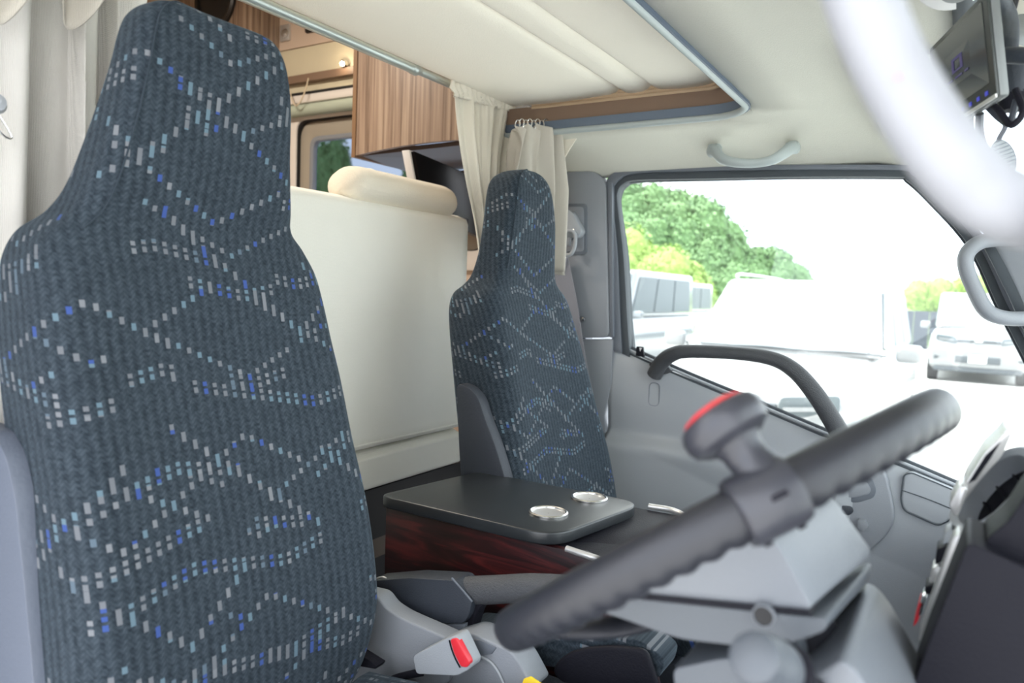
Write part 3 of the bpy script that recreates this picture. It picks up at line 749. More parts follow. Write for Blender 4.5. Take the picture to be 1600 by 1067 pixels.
# big pale curtain at the left, behind the driver seat
def lc(u, v):
    y = 0.40 + 0.30 * u; x = -1.06 - 0.08 * u
    z = 2.28 - 0.95 * v
    f = .026 * math.sin(2 * PI * 3.3 * u + .4 + .9 * v) + .011 * math.sin(2 * PI * 9.1 * u + 1.5 + 1.8 * v)
    sw = .5 * (1 - math.exp(-v * 3)) * .05
    return V((x + f, y - sw * (1 - u) - .012 * math.sin(2 * PI * 4.3 * u + 1.5), z + .01 * math.cos(2 * PI * 4.3 * u) * math.exp(-v * 8)))
curtain('pale_curtain', lc, 150, 40, M['curtain_white'], 'long off-white curtain in deep folds behind the driver seat')
# darker gathered hem band near the top left
def lt(u, v):
    y = 0.38 + 0.22 * u; x = -0.985 - .03 * u
    z = 2.24 - (0.165 - .06 * u + .05 * math.cos(2 * PI * 2.4 * u + 1.2)) * v
    return V((x + .022 * math.sin(2 * PI * 2.4 * u + .6) + .012 * v * math.sin(2 * PI * 5 * u), y, z))
curtain('curtain_pelmet', lt, 90, 16, M['curtain_grey'], 'short grey-beige valance at the top left above the long curtain')
# chrome belt guide of the driver's belt at the left edge
quadbox('wall_right_cab', (-1.30, .06, .76), (-1.0, .36, 2.30), M['grey_mid'], bw=.02)
gx = -.985
bg_ = thing('driver_belt_guide', at(5, 200, x=gx), 'chrome belt loop with a grey cover at the left edge beside the curtain', 'belt guide')
pts = [at(-14, 168, x=gx), at(0, 182, x=gx), at(16, 208, x=gx), at(17, 216, x=gx), at(6, 212, x=gx), at(-14, 190, x=gx)]
tube('chrome_loop', pts, .0013, M['chrome'], bg_, seg=8, n=5)
lathe('cover', at(-6, 160, x=gx), (0.9, -.4, .1), [(.011, -.010), (.0105, .002), (.005, .006)], M['grey_light'], bg_, seg=20)
tube('mounting_arm', [at(-10, 165, x=gx - .008), at(-60, 175, x=gx - .010), V((-1.005, .33, 1.98))], .007, M['grey_light'], bg_, seg=10)

# ================================================================== left side of the cab: pillar, window surround, door
DY = 2.10
# cab back/side structure behind the trims
struct(prism('trim_5', P('y', 2.115, [(872, 225), (1010, 262), (1430, 262), (1470, 290), (1450, 262), (1430, 240), (1300, 225)]), (0, .02, 0), M['headliner']))
# B-pillar trims
quadbox('wall_left_cab', (-1.38, 2.14, .76), (-1.03, 2.19, 2.36), M['grey_mid'])
pill = thing('pillar_trim', (-1.0, 2.08, 1.0), 'grey moulded trim of the pillar between passenger seat and door window', 'pillar')
prism('upper_cover', P('y', 2.075, [(868, 268), (928, 267), (946, 282), (949, 400), (952, 527), (868, 529)]), (0, .05, 0), M['grey_trim'], pill, bw=.006, r=.02)
prism('lower_cover', P('y', 2.082, [(868, 531), (957, 530), (955, 600), (944, 650), (960, 780), (868, 780)]), (0, .05, 0), M['grey_trim'], pill, bw=.005)
prism('edge_channel', P('y', 2.078, [(949, 285), (956, 285), (958, 527), (953, 527)]), (0, .04, 0), M['grey_mid'], pill, bw=.001)
rc = P('y', 2.071, [(872, 318), (917, 318), (917, 398), (872, 398)])
prism('guide_recess', rc, (0, .01, 0), M['grey_mid'], pill, bw=.002, r=.015)
prism('guide_recess_floor', P('y', 2.0695, [(876, 323), (912, 323), (912, 393), (876, 393)]), (0, .006, 0), M['grey_trim'], pill, bw=.001, r=.012)
lathe('coat_knob', at(912, 499, y=2.07), (0, -1, 0), [(.009, 0), (.009, .006), (.007, .012), (.002, .014)], M['chrome'], pill, seg=20)
# seat belt of the passenger
sb = thing('passenger_seat_belt', at(885, 700, y=2.04), 'grey passenger seat belt hanging from its swivel guide on the pillar', 'seat belt')
prism('guide_cover', P('y', 2.035, [(880, 326), (893, 330), (907, 356), (908, 362), (902, 372), (880, 372)]), (0, .032, 0), M['grey_light'], sb, bw=.007, r=.012)
tube('swivel_loop', [at(u, v, y=2.025) for u, v in ((878, 362), (893, 361), (899, 368), (898, 385), (892, 397), (880, 399))], .006, M['grey_light'], sb, seg=10)
prism('guide_slot', P('y', 2.03, [(880, 372), (891, 371), (890, 384), (880, 385)]), (0, .01, 0), M['grey_trim'], sb, bw=.002)
lathe('guide_bolt', at(897, 360, y=2.03), (0, -1, 0), [(.004, 0), (.004, .004), (.002, .005)], M['steel'], sb, seg=12)
strip('webbing', [(866, 398), (862, 470), (868, 560), (895, 700), (905, 760)], [(885, 392), (901, 470), (915, 560), (932, 640), (950, 730)], 'y', 2.045, (0, .002, 0), M['belt'], sb)
tube('webbing_edge', [at(u, v, y=2.04) for u, v in ((884, 400), (881, 412), (880, 420), (877, 424))], .0022, M['chrome'], sb, seg=6)

# passenger door
door = thing('door_1', (-0.4, DY, 0.85), None, None); struct(door, 'grey moulded passenger door with large window, seen across the cab')
# window surround (grey outer band, dark seal, inner lip)
outer = [(956, 546), (955, 500), (951, 400), (947, 320), (946, 290), (955, 272), (985, 262), (1100, 258), (1250, 257), (1400, 257), (1436, 262), (1475, 298), (1540, 372), (1590, 470), (1640, 560)]
mid   = [(971, 552), (968, 500), (964, 400), (957, 320), (957, 296), (967, 281), (992, 271), (1100, 267), (1250, 265), (1400, 266), (1425, 272), (1462, 305), (1526, 378), (1574, 476), (1620, 566)]
inner = [(984, 558), (980, 500), (974, 400), (965, 322), (965, 300), (974, 287), (996, 281), (1100, 279), (1250, 276), (1400, 276), (1415, 280), (1450, 311), (1514, 384), (1560, 480), (1606, 570)]
strip('window_surround', outer, mid, 'y', 2.09, (0, .04, 0), M['grey_mid'], door, bw=.002)
strip('window_seal', mid, inner, 'y', 2.098, (0, .03, 0), M['rubber'], door, bw=.002)
inner2 = [(991, 560), (985, 500), (979, 400), (968, 324), (969, 303), (977, 291), (997, 284.5), (1100, 282), (1250, 279), (1400, 279), (1413, 283), (1447, 314), (1510, 386), (1556, 482), (1602, 572)]
strip('glass_run', inner, inner2, 'y', 2.125, (0, .02, 0), M['rubber'], door)
# glass pane
gpts = P('y', 2.15, [(968, 560), (964, 400), (955, 300), (968, 284), (1000, 272), (1200, 268), (1430, 268), (1530, 372), (1575, 460), (1640, 580), (1640, 830), (1500, 770), (1250, 670), (1010, 570)])
prism('window_glass', gpts, (0, .004, 0), M['glass'], door)
# belt moulding lines
belt_px = [(975, 540), (1012, 557), (1100, 595), (1200, 636), (1300, 678), (1400, 716), (1500, 758), (1600, 798), (1660, 822)]
tube('belt_seal', [at(u, v - 2, y=2.122) for u, v in belt_px], .006, M['rubber'], door, seg=8)
tube('belt_lip', [at(u, v + 3, y=2.108) for u, v in belt_px], .0045, M['grey_light'], door, seg=8)
tube('belt_lip_dark', [at(u, v + 8, y=2.106) for u, v in belt_px], .0035, M['rubber'], door, seg=8)
# main trim panel: smooth shell with a lengthwise shelf (armrest step)
top_px = [(957, 541), (1012, 566), (1100, 603), (1200, 645), (1300, 687), (1400, 725), (1500, 767), (1600, 808), (1700, 848)]
tops = P('y', 2.10, top_px)
def door_fn(u, v):
    x = tops[0].x + (0.42 - tops[0].x) * u
    zt = None
    for a, b_ in zip(tops, tops[1:]):
        if a.x <= x <= b_.x + 1e-9: zt = a.z + (b_.z - a.z) * (x - a.x) / (b_.x - a.x)
    if zt is None: zt = tops[-1].z
    zb = 0.80; 
    zarm = 1.315 - .06 * max(0, x + .55)
    zz = zt + (zb - zt) * v
    sh = 1 / (1 + math.exp((zz - zarm) / 0.007))           # below the shelf the panel stands proud
    fx = 1 / (1 + math.exp((x + .22) / .03))               # shelf ends in front of the door pull bowl
    y = 2.10 - 0.055 * sh * fx - 0.0 * fx
    y += .012 * math.exp(-(zt - zz) / .010)                # rolled top edge
    y -= .012 * math.sin(PI * min(1, max(0, (zt - zz) / .25))) 
    return V((x, y, zz))
grid('trim_panel', door_fn, 90, 120, M['grey_light'], door, thick=-.006)
# oval plug in the trim
oc = at(1022, 616, y=2.086)
pts = rounded([(oc.x - .016, oc.y, oc.z - .034), (oc.x + .016, oc.y, oc.z - .034), (oc.x + .016, oc.y, oc.z + .034), (oc.x - .016, oc.y, oc.z + .034)], .0155, 6)
tube('plug_groove', pts, .0012, M['grey_mid'], door, raw=True, closed=True, seg=6)
# lock knob
lk = prism('lock_knob', P('y', 2.085, [(994, 541), (1004, 542), (1006, 558), (993, 556)]), (0, .012, 0), M['black_trim'], door, bw=.002)
prism('knob_mark', P('y', 2.0835, [(999, 543), (1003, 543.5), (1000, 549)]), (0, .002, 0), M['tv_white'], lk)
# recessed door-pull bowl with handle and window switch (front part of the door)
bowl_px = [(1180, 735), (1300, 738), (1370, 728), (1385, 742), (1396, 790), (1398, 815), (1385, 838), (1355, 865), (1310, 885), (1180, 900)]
bl_ = prism('pull_bowl', rounded(P('y', 2.06, bowl_px), .02, 4), (0, .05, 0), M['grey_trim'], door, bw=.012, seg=3)
prism('bowl_recess', rounded(P('y', 2.058, [(1180, 755), (1310, 756), (1362, 745), (1370, 765), (1366, 778), (1340, 786), (1180, 770)]), .012, 4), (0, .01, 0), M['grey_mid'], bl_, bw=.003)
prism('recess_lip', rounded(P('y', 2.0555, [(1200, 762), (1310, 762), (1354, 752), (1361, 765), (1358, 772), (1336, 778), (1200, 768)]), .010, 4), (0, .006, 0), M['grey_trim'], bl_, bw=.002)
prism('inner_handle', rounded(P('y', 2.045, [(1290, 770), (1312, 757), (1328, 756), (1330, 764), (1312, 770), (1296, 774)]), .006, 3), (0, .02, 0), M['grey_mid'], door, bw=.003)
prism('switch_slot', rounded(P('y', 2.05, [(1300, 787), (1330, 792), (1334, 800), (1326, 806), (1298, 797)]), .006, 3), (0, .02, 0), M['dark_trim'], door, bw=.002)
prism('window_switch', rounded(P('y', 2.04, [(1340, 812), (1352, 814), (1356, 824), (1350, 832), (1340, 826)]), .004, 3), (0, .03, 0), M['grey_trim'], door, bw=.003)
# cubby lid
cub = [(1412, 742), (1424, 738), (1496, 768), (1486, 812), (1466, 822), (1412, 798), (1407, 780)]
cl_ = prism('cubby_lid', rounded(P('y', 2.075, cub), .012, 4), (0, .04, 0), M['grey_light'], door, bw=.006, seg=3)
tube('lid_groove', [p + V((0, -.001, 0)) for p in rounded(P('y', 2.075, cub), .012, 4)], .0016, M['rubber'], door, raw=True, closed=True, seg=6)
tube('lid_split', P('y', 2.0735, [(1410, 766), (1450, 780), (1492, 797)]), .0013, M['rubber'], door, seg=6)
# black textured pull bar across the window
pb = thing('window_grab_bar', at(1170, 640, y=2.03), 'black textured grab bar arching across the lower passenger window', 'grab bar')
tube('bar', [at(1022, 586, y=2.075), at(1034, 566, y=2.06), at(1050, 554, y=2.04), at(1075, 549, y=2.03), at(1150, 552, y=2.03), at(1205, 560, y=2.03), at(1240, 578, y=2.03), at(1272, 613, y=2.03), at(1300, 656, y=2.05), at(1325, 700, y=2.085)],
     [.022, .023, .021, .019, .0175, .019, .021, .023, .024, .026], M['handle_black'], pb, seg=18)
prism('foot_plate', P('y', 2.085, [(1012, 570), (1030, 556), (1050, 580), (1036, 586)]), (0, .02, 0), M['handle_black'], pb, bw=.003, r=.008)

# A-pillar on the passenger side with its grab handle
ap = thing('front_pillar_trim', (0.1, 2.05, 1.2), 'pale grey trim of the front pillar on the passenger side', 'pillar')
a0, a1_ = at(1548, 376, y=2.02), at(1640, 600, y=2.02)
prism('pillar_cover', [at(1440, 262, y=2.07), at(1470, 235, y=2.07), at(1640, 330, y=2.0), at(1700, 640, y=2.0), at(1640, 640, y=2.05), at(1598, 500, y=2.06), at(1552, 378, y=2.07)], (0, .03, 0), M['grey_light'], ap, bw=.008)
strip('pillar_seal', [(1530, 372), (1552, 415), (1578, 468), (1592, 500), (1620, 560)], [(1550, 376), (1572, 416), (1597, 468), (1610, 500), (1640, 560)], 'y', 2.052, (0, .03, 0), M['rubber'], ap, bw=.003)
gh = thing('passenger_grab_handle', at(1540, 500, y=1.97), 'grey plastic grab handle on the far front pillar beside the window', 'grab handle')
tube('handle_tube', [at(1585, 374, y=2.03), at(1556, 374, y=1.99), at(1530, 379, y=1.965), at(1511, 396, y=1.96), at(1510, 420, y=1.96), at(1524, 455, y=1.96), at(1538, 481, y=1.96), at(1555, 493, y=1.965), at(1585, 498, y=1.985), at(1640, 495, y=2.03)], .0165, M['grey_trim'], gh, seg=16)

# assist grip over the window
ag = thing('assist_grip', (-0.54, 2.02, 2.08), 'pale grey assist grip on the roof lining above the window', 'grab handle')
yg = 2.0
tube('grip_bar', [at(1112, 236, y=2.03), at(1118, 236, y=2.0), at(1128, 248, y=1.975), at(1150, 254, y=1.965), at(1180, 255, y=1.965), at(1206, 250, y=1.965), at(1224, 240, y=1.975), at(1236, 231, y=2.0), at(1242, 230, y=2.03)], [.018, .017, .0145, .0125, .0115, .0125, .0145, .017, .018], M['liner_edge'], ag, seg=14, flat=(1, .8))
box('grip_foot', at(1117, 233, y=2.02), (.035, .03, .028), M['liner_edge'], ag, bw=.008)
box('grip_foot', at(1238, 231, y=2.02), (.035, .03, .028), M['liner_edge'], ag, bw=.008)

# ================================================================== seats
def make_seat(name, cy, prof, label, group, cush, wid=1.0):
    z_base = 0.80
    root = thing(name, (prof[0][2] - .1, cy, z_base), label, 'seat', group)
    # backrest: rings of rounded-box sections
    prof = [(p[0], p[1] * wid, p[2]) + tuple(p[3:]) for p in prof]
    dens = []
    Z = catmull([V((p[0], p[1], p[2])) for p in prof], 6); D = catmull([V((p[3], p[4] if len(p) > 4 else .0, 0)) for p in prof], 6)
    seg = 64; bm = bmesh.new(); uvl = bm.loops.layers.uv.new('UVMap'); rings = []; uvs = []
    vv = 0.0; prev = None
    for zz, dd in zip(Z, D):
        z, w, xf = zz.x, max(zz.y, .004), zz.z; d = max(dd.x, .01); bol = dd.y
        if prev: vv += math.hypot(z - prev[0], (xf - prev[1])) + .5 * abs(w - prev[2]) * (1 if z > 2.0 else 0)
        prev = (z, xf, w); ring = []; ru = []; acc = 0; last = None
        for j in range(seg):
            th = 2 * PI * j / seg           # 0 = front centre, growing towards the near side and round the back
            cx_, sy = math.cos(th), math.sin(th); e = 0.42
            px = math.copysign(abs(cx_) ** e, cx_); py = math.copysign(abs(sy) ** e, sy)
            xx = xf - d / 2 + d / 2 * px; yy = -w * py
            t = abs(yy) / w
            if cx_ > 0: xx += bol * (t ** 3) * (1 - t ** 14) - .006 * (1 - t * t)       # side bolsters stand proud of the middle
            p = V((xx, cy + yy, z)); ring.append(bm.verts.new(p))
            if last is not None: acc += (p - last).length
            ru.append(acc); last = p
        half = ru[seg // 2]; tot = acc + (last - ring[0].co).length
        ru = [a if j <= seg // 2 else a - tot for j, a in enumerate(ru)]
        rings.append(ring); uvs.append((ru, vv, tot))
    def uvof(i, j, side):
        ru, v_, tot = uvs[i]
        jj = j % seg; u_ = ru[jj]
        if jj == seg // 2 and side < 0: u_ = ru[jj] - tot
        return (u_, v_)
    for i in range(len(rings) - 1):
        for j in range(seg):
            f = bm.faces.new((rings[i][j], rings[i][(j + 1) % seg], rings[i + 1][(j + 1) % seg], rings[i + 1][j]))
            side = -1 if j >= seg // 2 else 1
            for lp, (a, b_) in zip(f.loops, ((i, j), (i, j + 1), (i + 1, j + 1), (i + 1, j))): lp[uvl].uv = uvof(a, b_, side)
    bm.faces.new(rings[0][::-1]); f = bm.faces.new(rings[-1])
    for lp in f.loops: lp[uvl].uv = (lp.vert.co.y - cy, uvs[-1][1])
    back = from_bm('backrest', bm, M['fabric'], root, angle=60)
    # stitched piping: headrest side seam and neck crease
    sm_pts = []
    for i in range(len(rings)):
        z = Z[i].x
        if z > 1.80 and i < len(rings) - 3: sm_pts.append(rings_co(Z, D, i, cy, 0.125, seg))
    if len(sm_pts) > 3: tube('seam', sm_pts, .0012, M['fabric'], back, raw=True, seg=6)
    # cushion
    x0, x1, yw, zt0, zt1, th = cush
    bm = bmesh.new(); uvl = bm.loops.layers.uv.new('UVMap'); nu, nv = 30, 30
    def cf(u, v, top):
        x = x0 + (x1 - x0) * u; y = cy - yw + 2 * yw * v
        e = min(u * (x1 - x0), (1 - u) * (x1 - x0), v * 2 * yw, (1 - v) * 2 * yw); k = math.sqrt(max(0, 1 - (1 - min(1, e / .05)) ** 2))
        zt = zt0 + (zt1 - zt0) * u + .012 * abs(2 * v - 1) ** 3
        return V((x, y, zt - th / 2 + (th / 2 * k if top else -th / 2 * k)))
    for top in (True, False):
        vs = [[bm.verts.new(cf(i / nu, j / nv, top)) for j in range(nv + 1)] for i in range(nu + 1)]
        for i in range(nu):
            for j in range(nv):
                f = bm.faces.new((vs[i][j], vs[i + 1][j], vs[i + 1][j + 1], vs[i][j + 1]))
                for lp in f.loops: lp[uvl].uv = (lp.vert.co.y - cy, lp.vert.co.x + .3 * (lp.vert.co.z))
    bmesh.ops.remove_doubles(bm, verts=bm.verts, dist=.0003)
    from_bm('seat_cushion', bm, M['fabric'], root, angle=80)
    box('seat_base', ((x0 + x1) / 2 - .02, cy, (.78 + zt0 - th) / 2 + .01), (x1 - x0 - .08, 2 * yw - .08, zt0 - th - .78 + .03), M['seat_plastic'], root, bw=.01)
    return root
def rings_co(Z, D, i, cy, frac, seg):
    z, w, xf = Z[i].x, Z[i].y, Z[i].z; d = D[i].x
    th = 2 * PI * frac; e = .42; px = math.cos(th) ** e; py = math.sin(th) ** e
    return V((xf - d / 2 + d / 2 * px + .0006, cy - w * py - .0006, z))
#        z,    halfw, xfront, depth, bolster
near_prof = [(1.15, .150, -.725, .08, .0), (1.19, .185, -.722, .13, .012), (1.26, .203, -.718, .16, .024), (1.32, .205, -.722, .165, .026), (1.42, .203, -.741, .165, .026), (1.52, .198, -.769, .165, .024), (1.60, .197, -.792, .16, .022), (1.66, .195, -.810, .155, .018),
             (1.72, .190, -.822, .15, .010), (1.762, .184, -.832, .15, .006), (1.797, .168, -.842, .14, .003), (1.822, .145, -.842, .12, .0), (1.855, .133, -.832, .105, .0), (1.92, .119, -.820, .095, .0), (1.99, .108, -.810, .08, .0), (2.030, .101, -.809, .075, .0), (2.056, .092, -.811, .07, .0), (2.073, .074, -.815, .06, 0), (2.080, .040, -.832, .05, 0), (2.082, .012, -.842, .02, 0)]
near = make_seat('driver_seat', .62, near_prof, 'large navy patterned driver seat with high integrated headrest in the foreground', None, (-.76, -.24, .225, 1.165, 1.235, .13), 1.09)
far_prof = [(1.12, .240, -.765, .12, .012), (1.16, .252, -.762, .15, .022), (1.227, .256, -.774, .17, .026), (1.331, .247, -.798, .17, .028), (1.436, .230, -.827, .17, .028), (1.573, .214, -.864, .165, .024), (1.65, .205, -.886, .16, .018),
            (1.705, .196, -.900, .155, .012), (1.738, .184, -.910, .14, .006), (1.760, .158, -.916, .12, .002), (1.785, .138, -.917, .11, 0), (1.843, .126, -.915, .10, 0), (1.924, .114, -.912, .10, 0), (1.988, .098, -.915, .10, 0), (2.018, .083, -.920, .09, 0), (2.036, .056, -.926, .07, 0), (2.044, .03, -.934, .04, 0), (2.046, .01, -.94, .02, 0)]
farseat = make_seat('passenger_seat', 1.60, far_prof, 'smaller looking navy patterned passenger seat by the far door, dark plastic shield on its side', None, (-.86, -.38, .25, 1.13, 1.17, .13), 1.03)
prism('side_shield', rounded(P('y', .385, [(-60, 660), (-12, 676), (8, 712), (22, 770), (36, 900), (52, 1067), (56, 1150), (-120, 1150), (-120, 660)]), .01, 3), (0, .03, 0), M['shield'], near, bw=.006)
# recliner side shield of the passenger seat
sh = prism('side_shield', P('y', 1.325, [(712, 598), (732, 604), (748, 622), (758, 655), (772, 690), (786, 735), (800, 790), (722, 790), (716, 700)]), (0, .035, 0), M['seat_plastic'], farseat, bw=.008, r=.02)

# ================================================================== centre: box with table top, cup holders
cb_ = thing('centre_console_box', (-.72, 1.19, .80), 'rosewood-sided box between the seats with a black lift-up table top', 'console box')
TY0, TY1 = 1.055, 1.335
zt = 1.352
tp = rounded([(-.930, TY0, zt - .022), (-.548, TY0, zt - .022), (-.500, TY1, zt - .022), (-.885, TY1, zt - .022)], [.03, .055, .06, .03], 8)
top = prism('table_top', tp, (0, 0, .022), M['table_black'], cb_, bw=.0035, seg=3)
def wood_side():
    bm = bmesh.new()
    pts = [(-.918, 1.03), (-.918, 1.325), (-.60, 1.335), (-.52, 1.330), (-.455, 1.322), (-.415, 1.30), (-.385, 1.262), (-.34, 1.03)]
    return pts
prism('side_panel', [(x, TY0 + .012, z) for x, z in [(-.918, .82), (-.918, 1.328), (-.555, 1.328), (-.50, 1.331), (-.455, 1.322), (-.425, 1.30), (-.40, 1.262), (-.355, 1.12), (-.34, .82)]], (0, .015, 0), M['rosewood'], cb_, bw=.002)
quadbox('box_body', (-.915, TY0 + .028, .80), (-.46, TY1 - .005, 1.326), M['black_trim'], kind=False, parent=cb_)
# front tray ahead of the lid with rubber mat and pale rim
tray = prism('front_tray', [(-.56, TY0 + .016, 1.318), (-.44, TY0 + .016, 1.316), (-.40, TY1 - .03, 1.325), (-.43, TY1 + .015, 1.33), (-.56, TY1 + .01, 1.33)], (0, 0, .006), M['black_trim'], cb_, bw=.002)
tube('tray_rim', [(-.53, TY0 + .010, 1.332), (-.475, TY0 + .010, 1.328), (-.435, TY0 + .03, 1.322), (-.405, TY1 - .08, 1.330), (-.41, TY1 - .01, 1.337), (-.45, TY1 + .022, 1.341), (-.50, TY1 + .02, 1.341)], .0055, M['silver'], cb_, seg=10)
for (u, v) in ((857, 802), (921, 779)):
    c = at(u, v, z=zt)
    h = lathe('cup_holder', c, (0, 0, 1), [(.0335, -.004), (.0355, 0), (.0355, .0035), (.0325, .005), (.0300, .0035), (.0292, .001), (.0292, .0006)], M['steel'], cb_, seg=48, caps=False)
    lathe('cup_well', c, (0, 0, 1), [(.0292, .0012), (.0290, .0008), (.028, .0005), (.001, .0005)], M['silver'], h, seg=40, caps=False)

# parking-brake lever housing between the seats
pbk = thing('parking_brake', (-.66, .95, 1.0), 'dark grey parking brake lever cover lying between the seats', 'lever')
prism('lever_cover', rounded(P('y', .93, [(575, 908), (640, 903), (712, 907), (738, 938), (732, 962), (724, 974), (640, 973), (560, 972)]), .006, 3), (0, .045, 0), M['dark_trim'], pbk, bw=.006, seg=3)
tube('lever_grip', [at(700, 912, y=.955) + V((0, 0, -.012)), at(760, 910, y=.955) + V((0, 0, -.012)), at(830, 908, y=.955) + V((0, 0, -.010)), at(900, 906, y=.955) + V((0, 0, -.012))], [.022, .022, .021, .018], M['handle_black'], pbk, seg=18)
tube('cover_joint', P('y', .9275, [(706, 903), (722, 921), (738, 940)]), .0016, M['grey_mid'], pbk, seg=6)
prism('lever_web', rounded(P('y', .945, [(738, 938), (770, 930), (745, 955), (735, 990), (718, 1000), (722, 972)]), .008, 3), (0, .025, 0), M['black_trim'], pbk, bw=.003)
prism('lower_bracket', P('y', .935, [(655, 975), (726, 975), (722, 992), (712, 1003), (680, 996)]), (0, .03, 0), M['grey_mid'], pbk, bw=.003)
tube('return_wire', [at(586, 906, y=.94), at(594, 902, y=.94), at(602, 903, y=.94), at(606, 909, y=.94)], .0018, M['silver'], pbk, seg=8)

# grey plastic floor console with belt buckle
fc = thing('seat_side_console', (-.66, .885, .85), 'light grey moulded cover beside the driver seat, sloping down to the front', 'console')
def gp(pix, y, dy, name, m, **k): return prism(name, P('y', y, pix), (0, dy, 0), m, fc, **k)
gp([(560, 925), (590, 932), (602, 950), (625, 965), (700, 998), (712, 1010), (700, 1070), (540, 1070), (540, 1000)], .875, .035, 'rear_cover', M['grey_trim'], bw=.006, seg=3, r=.012)
gp([(690, 1000), (730, 988), (745, 992), (798, 1018), (812, 1036), (835, 1080), (690, 1080)], .885, .05, 'front_cover', M['grey_trim'], bw=.006, seg=3, r=.01)
gp([(728, 1000), (750, 1000), (775, 1012), (768, 1022), (748, 1026)], .883, .006, 'recess', M['grey_mid'], bw=.001)
tube('cover_edge', P('y', .882, [(728, 1019), (760, 1030), (776, 1046), (790, 1075)]), .002, M['grey_light'], fc, seg=8)
prism('yellow_label', P('y', .878, [(818, 1061), (828, 1058), (846, 1070), (846, 1080), (812, 1080)]), (0, .004, 0), M['yellow'], fc, bw=.0005)
bk = thing('belt_buckle', at(690, 1030, y=.845), 'grey belt buckle with a red release button beside the driver seat', 'belt buckle')
prism('buckle_body', rounded(P('y', .835, [(645, 1025), (700, 996), (714, 993), (735, 1038), (733, 1046), (714, 1056), (650, 1053)]), .006, 3), (0, .028, 0), M['grey_light'], bk, bw=.004, seg=3)
prism('release_button', rounded(P('y', .832, [(703, 999), (713, 997), (734, 1036), (730, 1043), (720, 1042), (709, 1020)]), .004, 3), (0, .010, 0), M['red'], bk, bw=.0025, seg=3)
tube('button_slot', P('y', .834, [(702, 1000), (706, 1015), (712, 1030), (719, 1043)]), .0012, M['black_trim'], bk, seg=6)
tube('buckle_stalk', P('y', .85, [(660, 1050), (640, 1054), (618, 1060), (600, 1070)]), .006, M['black_trim'], bk, seg=8, flat=(1, .5))
# reclining hinge under the driver backrest
hg = prism('recliner_bracket', P('y', .825, [(520, 1020), (545, 1012), (590, 1040), (586, 1046), (540, 1038), (500, 1060), (470, 1066)]), (0, .02, 0), M['black_trim'], near, bw=.002)
lathe('hinge_bolt', at(538, 1027, y=.824), (0, -1, 0), [(.004, 0), (.004, .004), (.002, .005)], M['chrome'], hg, seg=14)

# low middle seat pad between box and floor
ms = thing('middle_seat_pad', (-.5, 1.0, .95), 'flat navy patterned pad in front of the rosewood box', 'seat pad')
bmx = prism_bm(rounded(P('y', .985, [(722, 975), (800, 985), (900, 992), (1000, 1000), (1040, 1030), (1030, 1062), (900, 1050), (800, 1030), (740, 1010)]), .012, 3), (0, .06, 0), .012, 3)
uvl = bmx.loops.layers.uv.new('UVMap')
for f in bmx.faces:
    for lp in f.loops: lp[uvl].uv = (lp.vert.co.z * 1.0, lp.vert.co.x)
from_bm('pad_cushion', bmx, M['fabric'], ms, angle=50)
prism('pad_hinge_cover', rounded(P('y', .968, [(868, 1036), (888, 1020), (920, 1012), (960, 1010), (1010, 1016), (1030, 1080), (880, 1070), (862, 1052)]), .015, 4), (0, .012, 0), M['black_trim'], ms, bw=.006, seg=3)
quadbox('pad_support', (-.66, .99, .76), (-.42, 1.04, 1.12), M['black_trim'], kind=False, parent=ms)
eng = quadbox('engine_cover', (-.70, .90, .76), (-.12, 1.05, 1.13), M['carpet'], kind=False, bw=.02)
tag(eng, 'grey carpeted engine hump between the seats and the dashboard', 'engine cover')

# ================================================================== steering wheel
WC = V((-.1623, .6004, 1.5661)); R = .186; rt = .0150
nrm = V((-.5944, .0762, .8006)).normalized(); ex = V((.8030, 0, .5960)).normalized(); ey = nrm.cross(ex).normalized()
sw = thing('steering_wheel', WC, 'large dark grey steering wheel seen edge on in the foreground', 'steering wheel')
def wp_(a, r=R, h=0): return WC + (ex * math.cos(a) + ey * math.sin(a)) * r + nrm * h
# rim with finger grips moulded on the underside
bm = bmesh.new(); n = 420; seg = 20; rings = []
for i in range(n):
    a = 2 * PI * i / n; c = wp_(a); t = (ex * -math.sin(a) + ey * math.cos(a)); o_ = (ex * math.cos(a) + ey * math.sin(a)); ring = []
    for j in range(seg):
        b_ = 2 * PI * j / seg; r_ = rt
        s = -math.sin(b_)                                  # underside
        if s > 0: r_ += .0026 * s ** 2.2 * (abs(math.sin(a * 34)) - .6)
        ring.append(bm.verts.new(c + (o_ * math.cos(b_) * 1.0 + nrm * math.sin(b_) * 1.08) * r_))
    rings.append(ring)
for i in range(n):
    a_, b_ = rings[i], rings[(i + 1) % n]
    for j in range(seg): bm.faces.new((a_[j], a_[(j + 1) % seg], b_[(j + 1) % seg], b_[j]))
from_bm('rim', bm, M['rimblack'], sw, angle=80)
lathe('hub', WC - nrm * .066, nrm, [(.040, -.01), (.050, 0), (.052, .015), (.046, .028), (.036, .034), (.010, .036)], M['rimblack'], sw, seg=40)
for a in (PI * .5 - .35, PI * .5 + .8, PI * 1.16):
    tube('spoke', [wp_(a, .04, -.045), wp_(a, .11, -.036), wp_(a, R - .006, -.004)], [.013, .010, .009], M['rimblack'], sw, seg=12, flat=(.7, 1.4))
